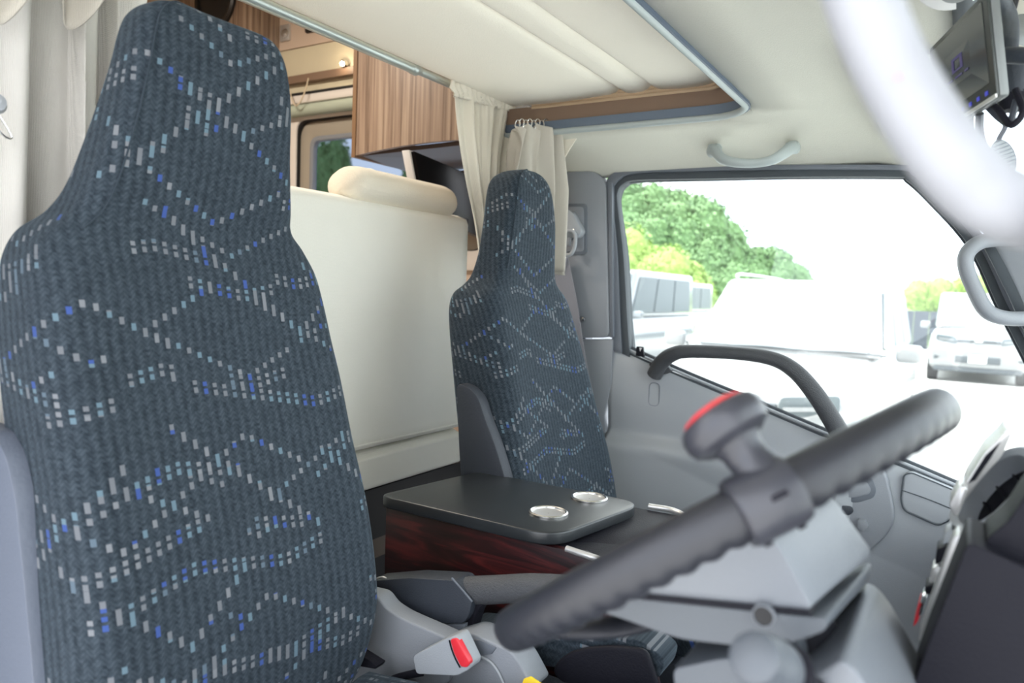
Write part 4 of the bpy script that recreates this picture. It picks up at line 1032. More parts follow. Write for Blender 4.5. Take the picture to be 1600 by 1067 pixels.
# clamped spinner knob
kp = at(1210, 782, y=.40)
ka = -PI / 3 + .02
sk = thing('spinner_knob', wp_(ka), 'grey spinner knob with a red cap clamped on the steering wheel rim', 'steering knob')
tdir = (ex * -math.sin(ka) + ey * math.cos(ka))
cl = lathe('clamp', wp_(ka) - tdir * .0195, tdir, [(.0150, 0), (.0200, .001), (.0212, .004), (.0212, .034), (.0200, .038), (.0150, .039)], M['clamp_grey'], sk, seg=32)
box('clamp_label', wp_(ka, R + .0212, -.001), (.018, .0015, .0035), M['black_trim'], cl, rot=Matrix((ex, ey, nrm)).transposed(), bw=.0005)
for s in (-1, 1):
    box('clamp_foot', wp_(ka, R, -.0205) + tdir * s * .011, (.005, .005, .005), M['black_trim'], cl, rot=Matrix((ex, ey, nrm)).transposed(), bw=.001)
kb = wp_(ka, R - .002, .014) + tdir * .006
ax_ = (nrm + ex * -.12 + ey * .04).normalized()
lathe('knob_stem', kb, ax_, [(.017, -.004), (.0155, .002), (.013, .010), (.0135, .018), (.017, .025), (.020, .028)], M['clamp_grey'], sk, seg=32)
kd = lathe('knob_grip', kb + ax_ * .024, ax_, [(.019, -.001), (.0255, .003), (.0275, .008), (.0275, .014), (.0255, .019), (.021, .0215)], M['clamp_grey'], sk, seg=40)
lathe('knob_cap', kb + ax_ * .024, ax_, [(.0215, .0205), (.021, .0225), (.014, .0252), (.002, .0262)], M['red'], sk, seg=36)

# steering column cowl
sc_ = thing('steering_column', (-.12, .585, 1.30), 'grey two-part steering column cowl under the wheel', 'steering column')
def cowl(name, near_px, y0, far_px, y1, m, bw):
    a = P('y', y0, near_px); b_ = P('y', y1, far_px); bm = bmesh.new(); rings = []
    for k in range(5):
        t = k / 4; rings.append([bm.verts.new(p.lerp(q_, t)) for p, q_ in zip(rounded(a, .012, 3), rounded(b_, .012, 3))])
    n_ = len(rings[0])
    for r0, r1 in zip(rings, rings[1:]):
        for i in range(n_): bm.faces.new((r0[i], r1[i], r1[(i + 1) % n_], r0[(i + 1) % n_]))
    bm.faces.new(rings[0]); bm.faces.new(rings[-1][::-1])
    bmesh.ops.recalc_face_normals(bm, faces=bm.faces); bev(bm, bw, 4, 50)
    return from_bm(name, bm, m, sc_, angle=50)
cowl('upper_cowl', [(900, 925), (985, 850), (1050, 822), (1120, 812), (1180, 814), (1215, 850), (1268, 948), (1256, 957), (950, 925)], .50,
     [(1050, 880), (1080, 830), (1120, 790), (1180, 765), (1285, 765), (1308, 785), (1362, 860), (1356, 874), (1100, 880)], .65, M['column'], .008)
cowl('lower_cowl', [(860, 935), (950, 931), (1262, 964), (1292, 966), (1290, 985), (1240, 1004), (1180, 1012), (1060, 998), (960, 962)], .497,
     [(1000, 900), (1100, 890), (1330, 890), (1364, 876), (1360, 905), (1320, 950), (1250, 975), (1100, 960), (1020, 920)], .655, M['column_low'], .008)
prism('cowl_seam', P('y', .497, [(930, 922), (1262, 954), (1268, 962), (930, 930)]), (0, .10, 0), M['black_trim'], sc_)
c = at(1193, 962, y=.4955)
lathe('screw_hole', c, (0, -1, 0), [(.0078, -.002), (.0076, .0008), (.0066, .0014), (.0062, .0)], M['column'], sc_, seg=28, caps=False)
lathe('hole_plug', c, (0, -1, 0), [(.0066, .0006), (.001, .0007)], M['black_gap'], sc_, seg=20)
tube('column_shaft', [WC - nrm * .05, WC - nrm * .30 + V((.02, 0, 0)), V((.06, .585, .95))], .035, M['black_trim'], sc_, seg=16)
shr = thing('lower_column_shroud', (-.05, .60, 1.1), 'grey rounded lower shroud between steering column and dashboard', 'dashboard cover')
sh_px = [(1060, 1110), (1200, 1092), (1290, 1046), (1313, 1030), (1335, 1045), (1359, 1079), (1458, 1270), (1500, 1500), (1000, 1500)]
prism('shroud', rounded(P('y', .51, sh_px), .012, 4), (0, .16, 0), M['column'], shr, bw=.014, seg=4)
prism('shroud_lip', rounded(P('y', .50, [(1050, 1045), (1120, 1030), (1195, 1024), (1235, 1050), (1240, 1110), (1060, 1110)]), .006, 3), (0, .06, 0), M['column_low'], shr, bw=.006, seg=3)
st = thing('wiper_stalk', atd(1205, 1045, .47), 'grey switch stalk with a round knob end at the bottom of the photograph', 'stalk')
kc = atd(1176, 1026, .40); kax = (kc - at(1290, 1090, y=.53)).normalized()
lathe('stalk_knob', kc, kax, [(.0125, -.045), (.0165, -.040), (.0168, -.022), (.0150, -.018), (.0148, -.006), (.0135, -.001), (.010, .0015), (.001, .002)], M['column_low'], st, seg=36)
lathe('stalk_collar', kc, kax, [(.017, -.058), (.0185, -.054), (.0185, -.048), (.0145, -.046)], M['black_trim'], st, seg=32)
tube('stalk_arm', [kc - kax * .05, kc - kax * .09, at(1290, 1090, y=.54)], .009, M['black_trim'], st, seg=12)

# ================================================================== dashboard on the right
db = thing('dashboard', (.25, 1.1, .76), 'dark dashboard with a round air vent and silver trim at the right edge', 'dashboard')
blk = [(1512, 846), (1560, 868), (1640, 905), (1900, 1010), (1900, 1500), (1330, 1500), (1390, 1180), (1446, 1018)]
prism('instrument_block', rounded(P('y', .62, blk), .006, 3), (0, .08, 0), M['black_trim'], db, bw=.010, seg=4)
hous = [(1536, 846), (1575, 815), (1612, 760), (1700, 740), (1900, 900), (1900, 1000), (1640, 902), (1560, 864)]
prism('vent_housing', rounded(P('y', .64, hous), .006, 3), (0, .06, 0), M['black_trim'], db, bw=.012, seg=4)
vc = atd(1549, 765, .70); vn = V((-.80, -.22, .56)).normalized()
lathe('vent_ring', vc, vn, [(.050, -.020), (.0535, -.008), (.0525, .0), (.0480, .004), (.0415, .0), (.0390, -.010), (.038, -.03)], M['grey_light'], db, seg=56, caps=False)
lathe('vent_throat', vc, vn, [(.0385, -.028), (.0385, -.05), (.001, -.05)], M['black_trim'], db, seg=40, caps=False)
vx = vn.cross(V((0, 1, 0))).normalized(); vy = vn.cross(vx).normalized()
rotv = Matrix((vx, vy, vn)).transposed()
for k in (-1, 0, 1):
    box('vent_vane', vc + vx * k * .019 - vn * .022, (.0022, .070 - abs(k) * .012, .016), M['black_trim'], db, rot=rotv, bw=.0005)
lathe('vent_body', vc, vn, [(.050, -.018), (.052, -.03), (.05, -.16)], M['black_trim'], db, seg=40)
# silver frame of the centre stack seen edge on, with switches and a red mark
prism('silver_frame', rounded(P('y', .705, [(1488, 842), (1500, 832), (1516, 856), (1512, 872), (1450, 1016), (1434, 1000)]), .004, 3), (0, .03, 0), M['silver'], db, bw=.004)
prism('frame_corner', rounded(P('y', .78, [(1482, 790), (1500, 758), (1514, 762), (1500, 800), (1494, 810)]), .003, 2), (0, .05, 0), M['silver'], db, bw=.002)
prism('far_vent_bezel', rounded(P('y', .80, [(1494, 800), (1510, 752), (1540, 705), (1566, 680), (1574, 668), (1582, 676), (1566, 712), (1530, 752)]), .004, 2), (0, .07, 0), M['silver'], db, bw=.002)
prism('bezel_shadow_gap', P('y', .797, [(1512, 756), (1540, 712), (1564, 690), (1548, 716), (1524, 750)]), (0, .004, 0), M['black_trim'], db)
for nm, pix, mm_ in (('key_switch', [(1464, 858), (1484, 850), (1482, 872), (1460, 884)], 'black_trim'), ('chrome_ring_switch', [(1456, 888), (1474, 884), (1468, 908), (1452, 912)], 'silver'),
                     ('dial_knob', [(1446, 916), (1460, 914), (1456, 930), (1444, 928)], 'black_trim'), ('pale_switch', [(1476, 832), (1488, 826), (1486, 846), (1472, 852)], 'grey_light'), ('chrome_link', [(1440, 932), (1449, 930), (1440, 960), (1432, 966)], 'chrome'),
                     ('red_button', [(1436, 942), (1443, 940), (1434, 972), (1426, 980)], 'red')):
    prism(nm, rounded(P('y', .79, pix), .002, 2), (0, .03, 0), M[mm_], db, bw=.0015)
quadbox('dash_body', (.06, .76, .80), (.60, 2.08, 1.27), M['grey_mid'], kind=False, parent=db, bw=.03, seg=4)
quadbox('lower_dash', (.02, .56, .76), (.55, .86, 1.20), M['black_trim'], kind=False, parent=db, bw=.02)

# windscreen, header and driver's side pillar
quadbox('wall_front', (.62, .16, .76), (.68, 2.25, 1.24), M['grey_mid'])
ws = prism('window_2', [(.58, .22, 1.26), (.58, 2.12, 1.26), (-.03, 2.12, 2.20), (-.03, .22, 2.20)], (.005, 0, .004), M['glass']); struct(ws, 'large windscreen at the right edge')
struct(tube('trim_6', [(-.03, .2, 2.165), (-.03, 2.1, 2.165)], .016, M['rubber'], raw=True, seg=10))
struct(tube('trim_7', [V((.66, .20, 1.10)), V((.60, .20, 1.30)), V((.15, .20, 2.02)), V((.03, .20, 2.21))], .032, M['grey_light'], raw=True, seg=14), 'driver side front pillar, outside the frame')
# big pale grab handle on the driver's front pillar, close to the lens
wg = thing('driver_grab_handle', atd(1600, 335, .26), 'big out-of-focus white grab handle crossing the top right corner', 'grab handle')
hpath = [V((-.035, .26, 2.16)), atd(1316, -260, .29), atd(1320, -130, .28), atd(1332, -50, .275), atd(1352, 15, .27), atd(1384, 90, .27), atd(1432, 175, .265), atd(1478, 240, .26), atd(1520, 287, .26), atd(1565, 318, .26), atd(1640, 340, .265), V((.060, .265, 1.775)), V((.20, .205, 1.83))]
tube('handle_tube', hpath, .0128, M['grey_handle'], wg, seg=24, n=10)
c = atd(1403, 120, .256)
lathe('screw_mark', c + ray(1403, 120).normalized() * -.0003, -ray(1403, 120), [(.0004, -.004), (.0004, .001)], M['red'], wg, seg=12)

# ================================================================== monitor, lamp, visor, mirror at the top right
mo = thing('dash_monitor', (-.02, 1.12, 1.98), 'black flat monitor with a switched-off screen hanging at the top right', 'monitor')
mc = [atd(1546, -15, .86), atd(1563, 151, .86), atd(1466, 212, 1.06), atd(1457, 76, 1.06)]
vecn = ((mc[1] - mc[0]).cross(mc[3] - mc[0])).normalized()
if vecn.x > 0: vecn = -vecn
prism('case', rounded([p - vecn * .0 for p in mc], .006, 3), -vecn * .010, M['monitor_side'], mo, bw=.002)
def mq(s, t): return mc[0].lerp(mc[3], s).lerp(mc[1].lerp(mc[2], s), t)
def mqd(s0, t0, s1, t1, off): return [mq(s0, t0) + vecn * off, mq(s1, t0) + vecn * off, mq(s1, t1) + vecn * off, mq(s0, t1) + vecn * off]
prism('bezel', rounded(mqd(.0, .0, 1, 1, .0005), .004, 3), vecn * .003, M['bezel'], mo, bw=.001)
prism('screen', mqd(.07, .06, .95, .83, .0036), vecn * .0008, M['screen'], mo)
prism('bottom_bead', mqd(.0, .965, 1, 1.0, .003), vecn * .002, M['silver'], mo)
for k, s in enumerate((.10, .22, .34, .46, .58)):
    prism('button_light', mqd(s, .89, s + .04, .93, .0042), vecn * .0004, M['blue_light'], mo)
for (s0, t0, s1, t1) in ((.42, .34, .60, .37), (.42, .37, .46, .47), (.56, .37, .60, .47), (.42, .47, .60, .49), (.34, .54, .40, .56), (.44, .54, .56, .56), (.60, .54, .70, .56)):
    prism('reflection_mark', mqd(s0, t0, s1, t1, .0046), vecn * .0002, M['screen_reflection'], mo)  # blurry violet reflection on the switched-off screen, drawn as faintly glowing marks
prism('rear_shell', rounded([p - vecn * .010 for p in mqd(.12, .12, .85, .92, 0)], .006, 3), -vecn * .008, M['monitor_side'], mo, bw=.003)
tube('mount_arm', [mq(.3, .5) - vecn * .03, mq(.1, .6) - vecn * .06, mq(.0, .2) - vecn * .075, V((.02, 1.05, 2.17))], .010, M['dark_trim'], mo, seg=12)
tube('cable', [mq(.25, .98) - vecn * .012, mq(.20, 1.08) - vecn * .015, mq(.14, 1.24) - vecn * .02, mq(.10, 1.14) - vecn * .03, mq(.16, .9) - vecn * .03], .004, M['black_trim'], mo, seg=8)
tube('cable', [mq(.32, .98) - vecn * .012, mq(.26, 1.12) - vecn * .018, mq(.18, 1.20) - vecn * .022, mq(.16, 1.0) - vecn * .03], .004, M['dark_trim'], mo, seg=8)
tube('swan_neck', [mq(.42, 1.0) - vecn * .01, mq(.46, 1.16) - vecn * .012, mq(.44, 1.36) - vecn * .016, mq(.36, 1.62) - vecn * .03], [.010, .009, .007, .006], M['dark_trim'], mo, seg=10, flat=(.5, 1.2))
rm = thing('mirror_unit', atd(1592, 120, 1.0), 'black mirror and camera unit with round pods behind the monitor', 'mirror')
tube('pod', [atd(1584, 150, 1.0), atd(1588, 105, 1.0)], .020, M['dark_trim'], rm, seg=20, n=4)
lathe('pod_cap', atd(1585, 158, 1.0), (atd(1585, 190, 1.0) - atd(1585, 100, 1.0)), [(.020, -.01), (.0195, .004), (.014, .012), (.002, .015)], M['black_trim'], rm, seg=24)
tube('arm', [atd(1578, 82, 1.02), atd(1580, 40, 1.03), atd(1572, 12, 1.03), atd(1558, -8, 1.02)], .010, M['dark_trim'], rm, seg=12)
prism('mirror_shell', [atd(1586, 20, 1.08), atd(1640, 18, 1.08), atd(1640, 72, 1.08), atd(1588, 72, 1.08)], (.02, .02, 0), M['monitor_side'], rm, bw=.004)
tube('support_bar', [atd(1580, 30, 1.06), atd(1586, -20, 1.06), V((-.02, 1.2, 2.17))], .004, M['black_trim'], rm, seg=8)
tube('strut', [atd(1580, 125, .99), atd(1600, 100, .99), atd(1630, 80, .99)], .004, M['black_trim'], rm, seg=8)
# interior lamp on the lining
il = thing('cab_ceiling_lamp', at(1482, 2, z=2.16), 'white oval ceiling lamp above the monitor', 'lamp')
c = at(1486, -34, z=2.165)
e_ = [V((c.x + .040 * math.cos(a), c.y + .085 * math.sin(a), 2.168)) for a in [2 * PI * i / 28 for i in range(28)]]
prism('lens', e_, (0, 0, -.016), M['tv_white'], il, bw=.006, seg=3)
prism('lamp_switch', [p * .0 + V((c.x + (p.x - c.x) * .45 + .006, c.y + (p.y - c.y) * .45, 2.150)) for p in e_], (0, 0, -.004), M['monitor_side'], il, bw=.001)
# sun visor folded up against the lining
vi = thing('sun_visor', (-.13, 1.75, 2.13), 'beige cloth sun visor folded up against the roof lining', 'sun visor')
vo = []
for (x, y) in ((-.205, 1.42), (-.195, 2.0), (-.06, 2.0), (-.045, 1.42)):
    vo.append(V((x, y, z_side(y) - max(0, x + .22) * .22 - .022)))
prism('visor_board', rounded(vo, .035, 5), (0, 0, .012), M['headliner'], vi, bw=.005, seg=3)
tube('visor_rod', [(-.05, 1.38, 2.160), (-.05, 1.50, 2.160)], .004, M['grey_light'], vi, seg=8)
# small oval outside mirror seen through the windscreen
om = thing('oval_mirror', atd(1568, 248, 1.9), 'small oval striped mirror outside the windscreen at the right edge', 'mirror')
mcn = atd(1568, 246, 1.9); mf = (CAM - mcn).normalized()
m1 = V((.35, .1, -.93)).normalized(); m2 = mf.cross(m1).normalized(); m1 = m2.cross(mf)
oval = [mcn + m1 * math.cos(a) * .048 + m2 * math.sin(a) * .026 for a in [2 * PI * i / 32 for i in range(32)]]
prism('mirror_housing', oval, -mf * .012, M['grey_mid'], om, bw=.003)
for k in range(9):
    s = -.8 + .2 * k; hw = math.sqrt(max(0, 1 - s * s)) * .9
    a = mcn + m1 * s * .048 + mf * .001
    prism('slat', [a - m2 * hw * .026 - m1 * .0034, a + m2 * hw * .026 - m1 * .0034, a + m2 * hw * .026 + m1 * .0034, a - m2 * hw * .026 + m1 * .0034], mf * .002, M['grey_light'], om)
tube('mirror_stem', [mcn - m1 * .04 - mf * .006, mcn + V((-.02, .0, .12)), mcn + V((-.25, -.1, .30))], .006, M['black_trim'], om, seg=8)

# ================================================================== outside: car park, vehicles, trees
GZ = .15
struct(quadbox('ground', (-80, 2.9, GZ - .2), (60, 34, GZ), M['ground']), 'pale sunlit concrete of the car park')
struct(quadbox('ground_near', (-30, -30, GZ - .2), (30, 2.9, GZ - .001), M['ground']))
struct(quadbox('grass_ground', (-140, 34, GZ - .3), (120, 150, GZ - .02), M['grass']), 'green field beyond the fence')

def car(name, x, y, W, L, H, hood, wsb, wst, roof_end, label, paint, zbelt=1.05, hood_z=.95, rot=0, rails=False, dark_side=False, group=None, van=False, grille='plain', seg_side=3, glass='car_glass_pale'):
    """car facing -Y; origin at the ground under the middle of the front bumper"""
    root = thing(name, (x, y, GZ), label, 'car' if not van else 'van', group)
    o3 = V((x, y, GZ)); hw = W / 2
    def w(px, py, pz): return o3 + V((px, py, pz))
    # body shell: cross sections along the length
    st = [(0.0, .45, hood_z - .30, .78), (.05, .32, hood_z - .16, .90), (.18, .26, hood_z - .05, .97), (hood * .5, .25, hood_z + .02, 1), (hood, .25, zbelt, 1), (L * .6, .25, zbelt + .02, 1), (L - .25, .28, zbelt + .02, .98), (L - .04, .34, zbelt - .03, .94), (L, .45, zbelt - .15, .88)]
    pts = catmull([V((a, b_, c_)) for a, b_, c_, d_ in st], 3); wd = catmull([V((d_, 0, 0)) for a, b_, c_, d_ in st], 3)
    bm = bmesh.new(); rings = []
    for p, q_ in zip(pts, wd):
        zb, zt_ = p.y, p.z; ww = hw * q_.x; ring = []
        for (sx_, tz) in ((-.92, 0), (-1, .12), (-1.0, .55), (-.97, .82), (-.90, .95), (-.78, 1.0), (-.4, 1.02), (0, 1.03), (.4, 1.02), (.78, 1.0), (.90, .95), (.97, .82), (1, .55), (1, .12), (.92, 0)):
            ring.append(bm.verts.new(w(sx_ * ww, p.x, zb + (zt_ - zb) * tz)))
        rings.append(ring)
    k = len(rings[0])
    for a, b_ in zip(rings, rings[1:]):
        for j in range(k): bm.faces.new((a[j], a[(j + 1) % k], b_[(j + 1) % k], b_[j]))
    bm.faces.new(rings[0]); bm.faces.new(rings[-1][::-1])
    body = from_bm('body', bm, M[paint], root, angle=45)
    # greenhouse frustum
    zr = H; bi, ti = .90 * hw, .76 * hw if not van else .84 * hw
    c8 = [w(-bi, wsb, zbelt), w(bi, wsb, zbelt), w(bi, L - .12, zbelt), w(-bi, L - .12, zbelt), w(-ti, wst, zr), w(ti, wst, zr), w(ti, roof_end, zr), w(-ti, roof_end, zr)]
    bm = bmesh.new(); v = [bm.verts.new(p) for p in c8]
    for f in ((0, 1, 5, 4), (1, 2, 6, 5), (2, 3, 7, 6), (3, 0, 4, 7), (4, 5, 6, 7), (3, 2, 1, 0)): bm.faces.new([v[i] for i in f])
    bmesh.ops.recalc_face_normals(bm, faces=bm.faces); bev(bm, .07, 4)
    from_bm('cabin', bm, M[paint], root, angle=50)
    def pane(nm, A, B, C_, D, s0, s1, t0, t1, mm_, off):
        q4 = [A.lerp(B, s).lerp(D.lerp(C_, s), t) for s, t in ((s0, t0), (s1, t0), (s1, t1), (s0, t1))]
        n_ = (q4[1] - q4[0]).cross(q4[3] - q4[0]).normalized() * off
        return prism(nm, rounded([p + n_ * .2 for p in q4], .05, 3), n_, mm_, root)
    pane('windscreen', c8[0], c8[1], c8[5], c8[4], .05, .95, .05, .93, M[glass], .015)
    pane('rear_window', c8[2], c8[3], c8[7], c8[6], .1, .9, .2, .88, M['car_glass'], .015)
    for side, (A, B, C_, D) in enumerate(((c8[1], c8[2], c8[6], c8[5]), (c8[3], c8[0], c8[4], c8[7]))):
        for i in range(seg_side):
            s0 = .06 + .88 * i / seg_side; s1 = .06 + .88 * (i + 1) / seg_side - .02
            pane('side_window', A, B, C_, D, s0, s1, .10, .86, M['car_glass'], .015)
    for sx_ in (-1, 1):
        c = w(sx_ * (hw + .10), wsb + .18, zbelt + .06)
        box('door_mirror', c, (.20, .12, .15), M[paint], root, bw=.04, seg=3)
        hl_ = prism('headlight', rounded([w(sx_ * hw * .42, .03, hood_z - .22), w(sx_ * hw * .84, .11, hood_z - .18), w(sx_ * hw * .84, .11, hood_z - .04), w(sx_ * hw * .45, .05, hood_z - .08)], .03, 3), (0, -.04, 0), M['lamp_glass'], root, bw=.008)
        prism('lamp_bar', [w(sx_ * hw * .48, -.02, hood_z - .17), w(sx_ * hw * .80, .05, hood_z - .14), w(sx_ * hw * .80, .05, hood_z - .115), w(sx_ * hw * .48, -.02, hood_z - .14)], (0, -.02, 0), M['cord_white'], hl_)
        for yy in (hood * .62, L - .85):
            wh = lathe('wheel', w(sx_ * (hw - .02), yy, .33), (sx_, 0, 0), [(.20, -.2), (.33, -.19), (.335, -.02), (.31, .01), (.21, .012), (.2, 0)], M['tyre'], root, seg=28)
            lathe('wheel_rim', w(sx_ * (hw - .02), yy, .33), (sx_, 0, 0), [(.205, -.01), (.2, .004), (.06, .016), (.02, .012)], M['silver'], wh, seg=20)
        if rails:
            tube('roof_rail', [w(sx_ * ti * .92, wst + .15, zr), w(sx_ * ti * .93, wst + .30, zr + .055), w(sx_ * ti * .93, roof_end - .3, zr + .055), w(sx_ * ti * .92, roof_end - .1, zr)], .016, M['silver'], root, seg=8)
        box('fog_lamp', w(sx_ * hw * .80, .03, .52), (.12, .06, .08), M['car_dark'], root, bw=.02)
    zg = hood_z - .20
    box('upper_grille', w(0, .035, zg + .04), (W * .42, .05, .055), M['car_dark'], root, bw=.012)
    box('badge', w(0, .0, zg + .045), (.14, .03, .05), M['silver'], root, bw=.01)
    box('lower_grille', w(0, .02, .50), (W * .44, .07, .15), M['car_dark'], root, bw=.02)
    box('number_plate', w(0, -.03, .52), (.33, .02, .165), M['car_plate'], root, bw=.004)
    box('bumper_skirt', w(0, .12, .28), (W * .86, .22, .10), M['car_dark'], root, bw=.03)
    return root
# minivan facing us at the right
p = at(1524, 600, z=GZ)
car('minivan', p.x, p.y, 1.86, 4.8, 1.92, .75, .70, 1.45, 4.6, 'white minivan facing the camera at the right, dark grille around its plate', 'cord_white', zbelt=1.12, hood_z=1.05, van=True)
# large white SUV right outside the passenger window
p = at(1232, 548, z=GZ + 1.15)
suv = car('sport_utility_car', p.x - .10, p.y - 1.80, 1.84, 5.0, 1.80, 1.70, 1.7, 2.45, 4.8, 'large overexposed white off-road car directly outside the passenger window, with roof rails', 'cord_white', zbelt=1.13, hood_z=1.03, rails=True)
suv.rotation_euler.z = -math.radians(1)
for s in (-.45, .25):
    tube('wiper', [p + V((s - .1, -.12, .02)), p + V((s + .22, -.10, .03)), p + V((s + .52, -.12, .02))], .008, M['car_dark'], suv, seg=6)
# white car behind it, and one more to the right
p = at(1098, 475, z=GZ + 1.5)
car('white_car', p.x + .9, p.y + .4, 1.78, 4.6, 1.62, 1.2, 1.15, 1.85, 3.9, 'white car half hidden behind the large off-road car', 'cord_white', zbelt=1.0, hood_z=.92)
# vans at the left of the window
p = at(988, 422, z=GZ + 2.1)
car('dark_glass_van', p.x - .55, p.y - 1.2, 1.75, 4.7, 2.10, .45, .40, 1.0, 4.6, 'silver-roofed van with dark reflecting side at the left end of the window', 'car_silver', zbelt=1.15, hood_z=1.05, van=True, glass='car_glass')
p = at(1040, 546, z=GZ)
car('white_van', p.x - .3, p.y - 1.5, 1.75, 4.6, 2.02, .45, .40, .95, 4.5, 'small-looking white van further back beside the dark-glass van', 'cord_white', zbelt=1.15, hood_z=1.05, van=True)

# fence: dark boards on the right, wire mesh on the left
fn = thing('board_fence', (3.2, 30, GZ), 'dark grey board fence behind the minivan', 'fence')
f0 = at(1430, 540, z=GZ)
fy_ = 31.0
fx0, fx1 = at(1405, 480, y=fy_).x, at(1640, 480, y=fy_).x
nb = 9
for i in range(nb):
    xa = fx0 + (fx1 - fx0) * i / nb
    prism('board', [(xa + .005, fy_, GZ), (xa + (fx1 - fx0) / nb - .005, fy_, GZ), (xa + (fx1 - fx0) / nb - .005, fy_, 1.55), (xa + .005, fy_, 1.55)], (0, .05, 0), M['fence_dark'], fn)
for i in range(0, nb + 1, 3):
    xa = fx0 + (fx1 - fx0) * i / nb
    box('post', (xa, fy_ - .05, .9), (.09, .09, 1.5), M['car_dark'], fn)
wf = thing('wire_fence', (-10, 31, GZ), 'thin green-grey wire mesh fence at the foot of the wooded hill', 'fence')
gx0, gx1 = at(960, 480, y=31.5).x, at(1260, 480, y=31.5).x
npost = 9
for i in range(npost):
    x = gx0 + (gx1 - gx0) * i / (npost - 1)
    tube('post', [(x, 31.5, GZ), (x, 31.5, 1.95)], .035, M['fence_wire'], wf, raw=True, seg=8)
bm = bmesh.new()
k = 0; x = gx0
while x < gx1:
    merge(bm, box_bm((x, 31.5, 1.0), (.008, .008, 1.7))); x += .16
for j in range(10): merge(bm, box_bm(((gx0 + gx1) / 2, 31.5, .25 + j * .17), (gx1 - gx0, .008, .008)))
w_ = from_bm('wire_mesh', bm, M['fence_wire'], wf, smooth=False); w_['kind'] = 'stuff'

# wooded hill
hill = grid('hill', lambda u, v: V((-75 + 85 * u, 42 + 55 * v, GZ - .3 + 11 * max(0, math.sin(PI * min(1, v * .9 + .05))) * max(0, 1 - u) ** 1.1 * min(1, v * 2.0))), 24, 16, M['grass'])
struct(hill, 'green hillside under the trees')
def hill_z(x, y):
    u = (x + 75) / 85; v = (y - 42) / 55
    if u < 0 or u > 1 or v < 0 or v > 1: return GZ - .02
    return GZ - .3 + 11 * max(0, math.sin(PI * min(1, v * .9 + .05))) * max(0, 1 - u) ** 1.1 * min(1, v * 2.0)
def crown_mesh(seed, n, m, leaf=.38):
    r = random.Random(seed); bm = bmesh.new()
    blobs = [(V((r.uniform(-.5, .5), r.uniform(-.5, .5), r.uniform(.35, .9))), r.uniform(.28, .5)) for _ in range(11)]
    for _ in range(n):
        c, rad = r.choice(blobs); d = V((r.gauss(0, 1), r.gauss(0, 1), r.gauss(0, 1))).normalized()
        p = c + d * rad * r.uniform(.82, 1.03); p = V((p.x * 4.2, p.y * 4.2, p.z * 6.2 + .8))
        nn = (d + V((r.uniform(-.7, .7), r.uniform(-.7, .7), r.uniform(-.3, .9)))).normalized()
        a = nn.orthogonal().normalized(); b_ = nn.cross(a); s = leaf * r.uniform(.5, 1.1)
        q = [p + a * s, p + b_ * s * .6, p - a * s, p - b_ * s * .6]
        bm.faces.new([bm.verts.new(x) for x in q])
    # inner masses so the crown is not hollow
    for c, rad in blobs:
        tmp = bmesh.new(); bmesh.ops.create_icosphere(tmp, subdivisions=2, radius=rad * .86)
        for v in tmp.verts: v.co = V(((v.co.x + c.x) * 4.2, (v.co.y + c.y) * 4.2, (v.co.z + c.z) * 6.2 + .8))
        merge(bm, tmp)
    return bm
def make_tree(name, seed, mt, label, group):
    root = thing(name, (0, 0, 0), label, 'tree', group)
    cr_ = from_bm('crown', crown_mesh(seed, 11000, mt, .21), M[mt], root, smooth=False, origin=(0, 0, 0))
    tube('trunk', [(0, 0, -1), (.1, .05, 1.5), (.0, .1, 3.2)], [.28, .22, .14], M['bark'], root, seg=8)
    return root
G1 = 'broad dark green trees on the wooded hill'; G2 = 'yellow-green bushy trees at the foot of the hill'; G3 = 'distant pale green trees along the horizon at the right'
tA = make_tree('broadleaf_tree', 1, 'leaf_dark', 'broad dark green tree crown on the wooded hill beyond the vans', G1)
tB = make_tree('bushy_tree', 2, 'leaf_light', 'yellow-green bushy tree at the foot of the wooded hill', G2)
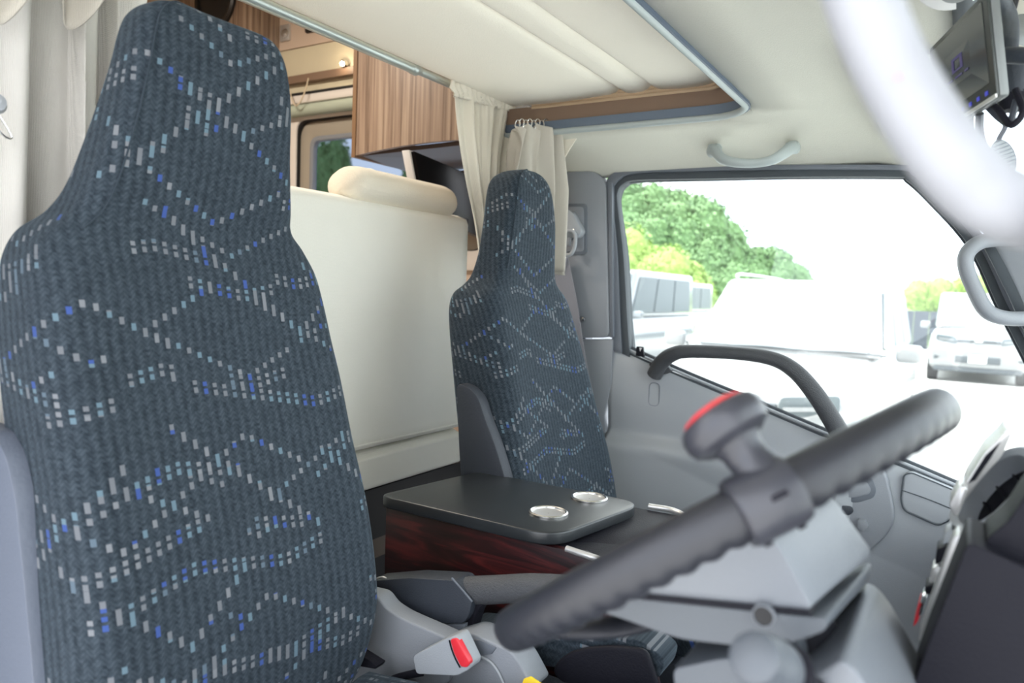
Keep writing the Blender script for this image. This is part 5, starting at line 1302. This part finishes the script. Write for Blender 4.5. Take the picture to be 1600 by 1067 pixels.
def place(src, first, px, py_top, y, hgt, label=None, group=None):
    c = at(px, py_top, y=y); s = hgt / 7.6
    o = src if first else copy_tree(src)
    o.location = (c.x, y, c.z - hgt); o.scale = (s, s, s); o.rotation_euler = (0, 0, (px * 7.3) % 6.28)
    if label: o['label'] = label
    if group: o['group'] = group
    return o
# silhouette of the hill in the photograph: high at the left, sloping to the right
spots = [(950, 285, 74, 9), (1000, 300, 72, 9), (1045, 305, 74, 10), (1085, 325, 70, 10), (1120, 355, 70, 9), (1150, 385, 72, 8), (1180, 392, 74, 7.5), (1208, 398, 76, 7), (1232, 415, 80, 6),
         (975, 340, 66, 9), (1030, 350, 64, 9), (1075, 375, 62, 8), (1115, 400, 60, 7), (1150, 418, 60, 6), (1190, 425, 62, 5.5), (1225, 432, 66, 5), (905, 320, 70, 10), (1010, 385, 58, 8), (1060, 410, 56, 7), (1100, 432, 54, 5.5), (1262, 436, 84, 4.5), (1290, 444, 86, 4)]
for i, (px, py_, y, h) in enumerate(spots):
    lb, gr = (('broad dark green tree on the crest of the wooded hill, against the sky', 'trees on the crest of the hill') if i < 9 else ('broad dark green tree in the middle of the wooded slope, below the crest', 'trees on the middle of the slope')) if i < 20 else ('far small dark green tree at the low right end of the wooded hill', 'far trees at the end of the hill')
    place(tA, i == 0, px, py_, y, h, lb, gr)
spots2 = [(975, 365, 52, 7), (1045, 400, 48, 6.0), (1010, 425, 46, 4.5), (985, 400, 50, 6), (1085, 442, 46, 3.2), (1070, 430, 50, 5)]
for i, (px, py_, y, h) in enumerate(spots2): place(tB, i == 0, px, py_, y, h, 'yellow-green bushy tree at the foot of the wooded hill, just above the vans', G2)
for px_, pt_, y__ in ((508, 230, 34), (655, 262, 38)):
    zt_ = at(px_, pt_, y=y__).z - GZ + .1
    o = place(tA, False, px_, pt_, y__, zt_, 'dark tree seen through the camper window, ' + ('left of the brown cupboard' if px_ < 600 else 'below the brown cupboard beside the television'), 'trees behind the camper window')
    o.scale = (.42, .42, zt_ / 7.6)
for i in range(9): place(tB, False, 1435 + i * 21, 446 - (i % 3) * 4 - (6 if i > 3 else 0), 88 + (i % 2) * 4, 5.5, 'pale green tree in the distant row above the board fence at the right', G3)
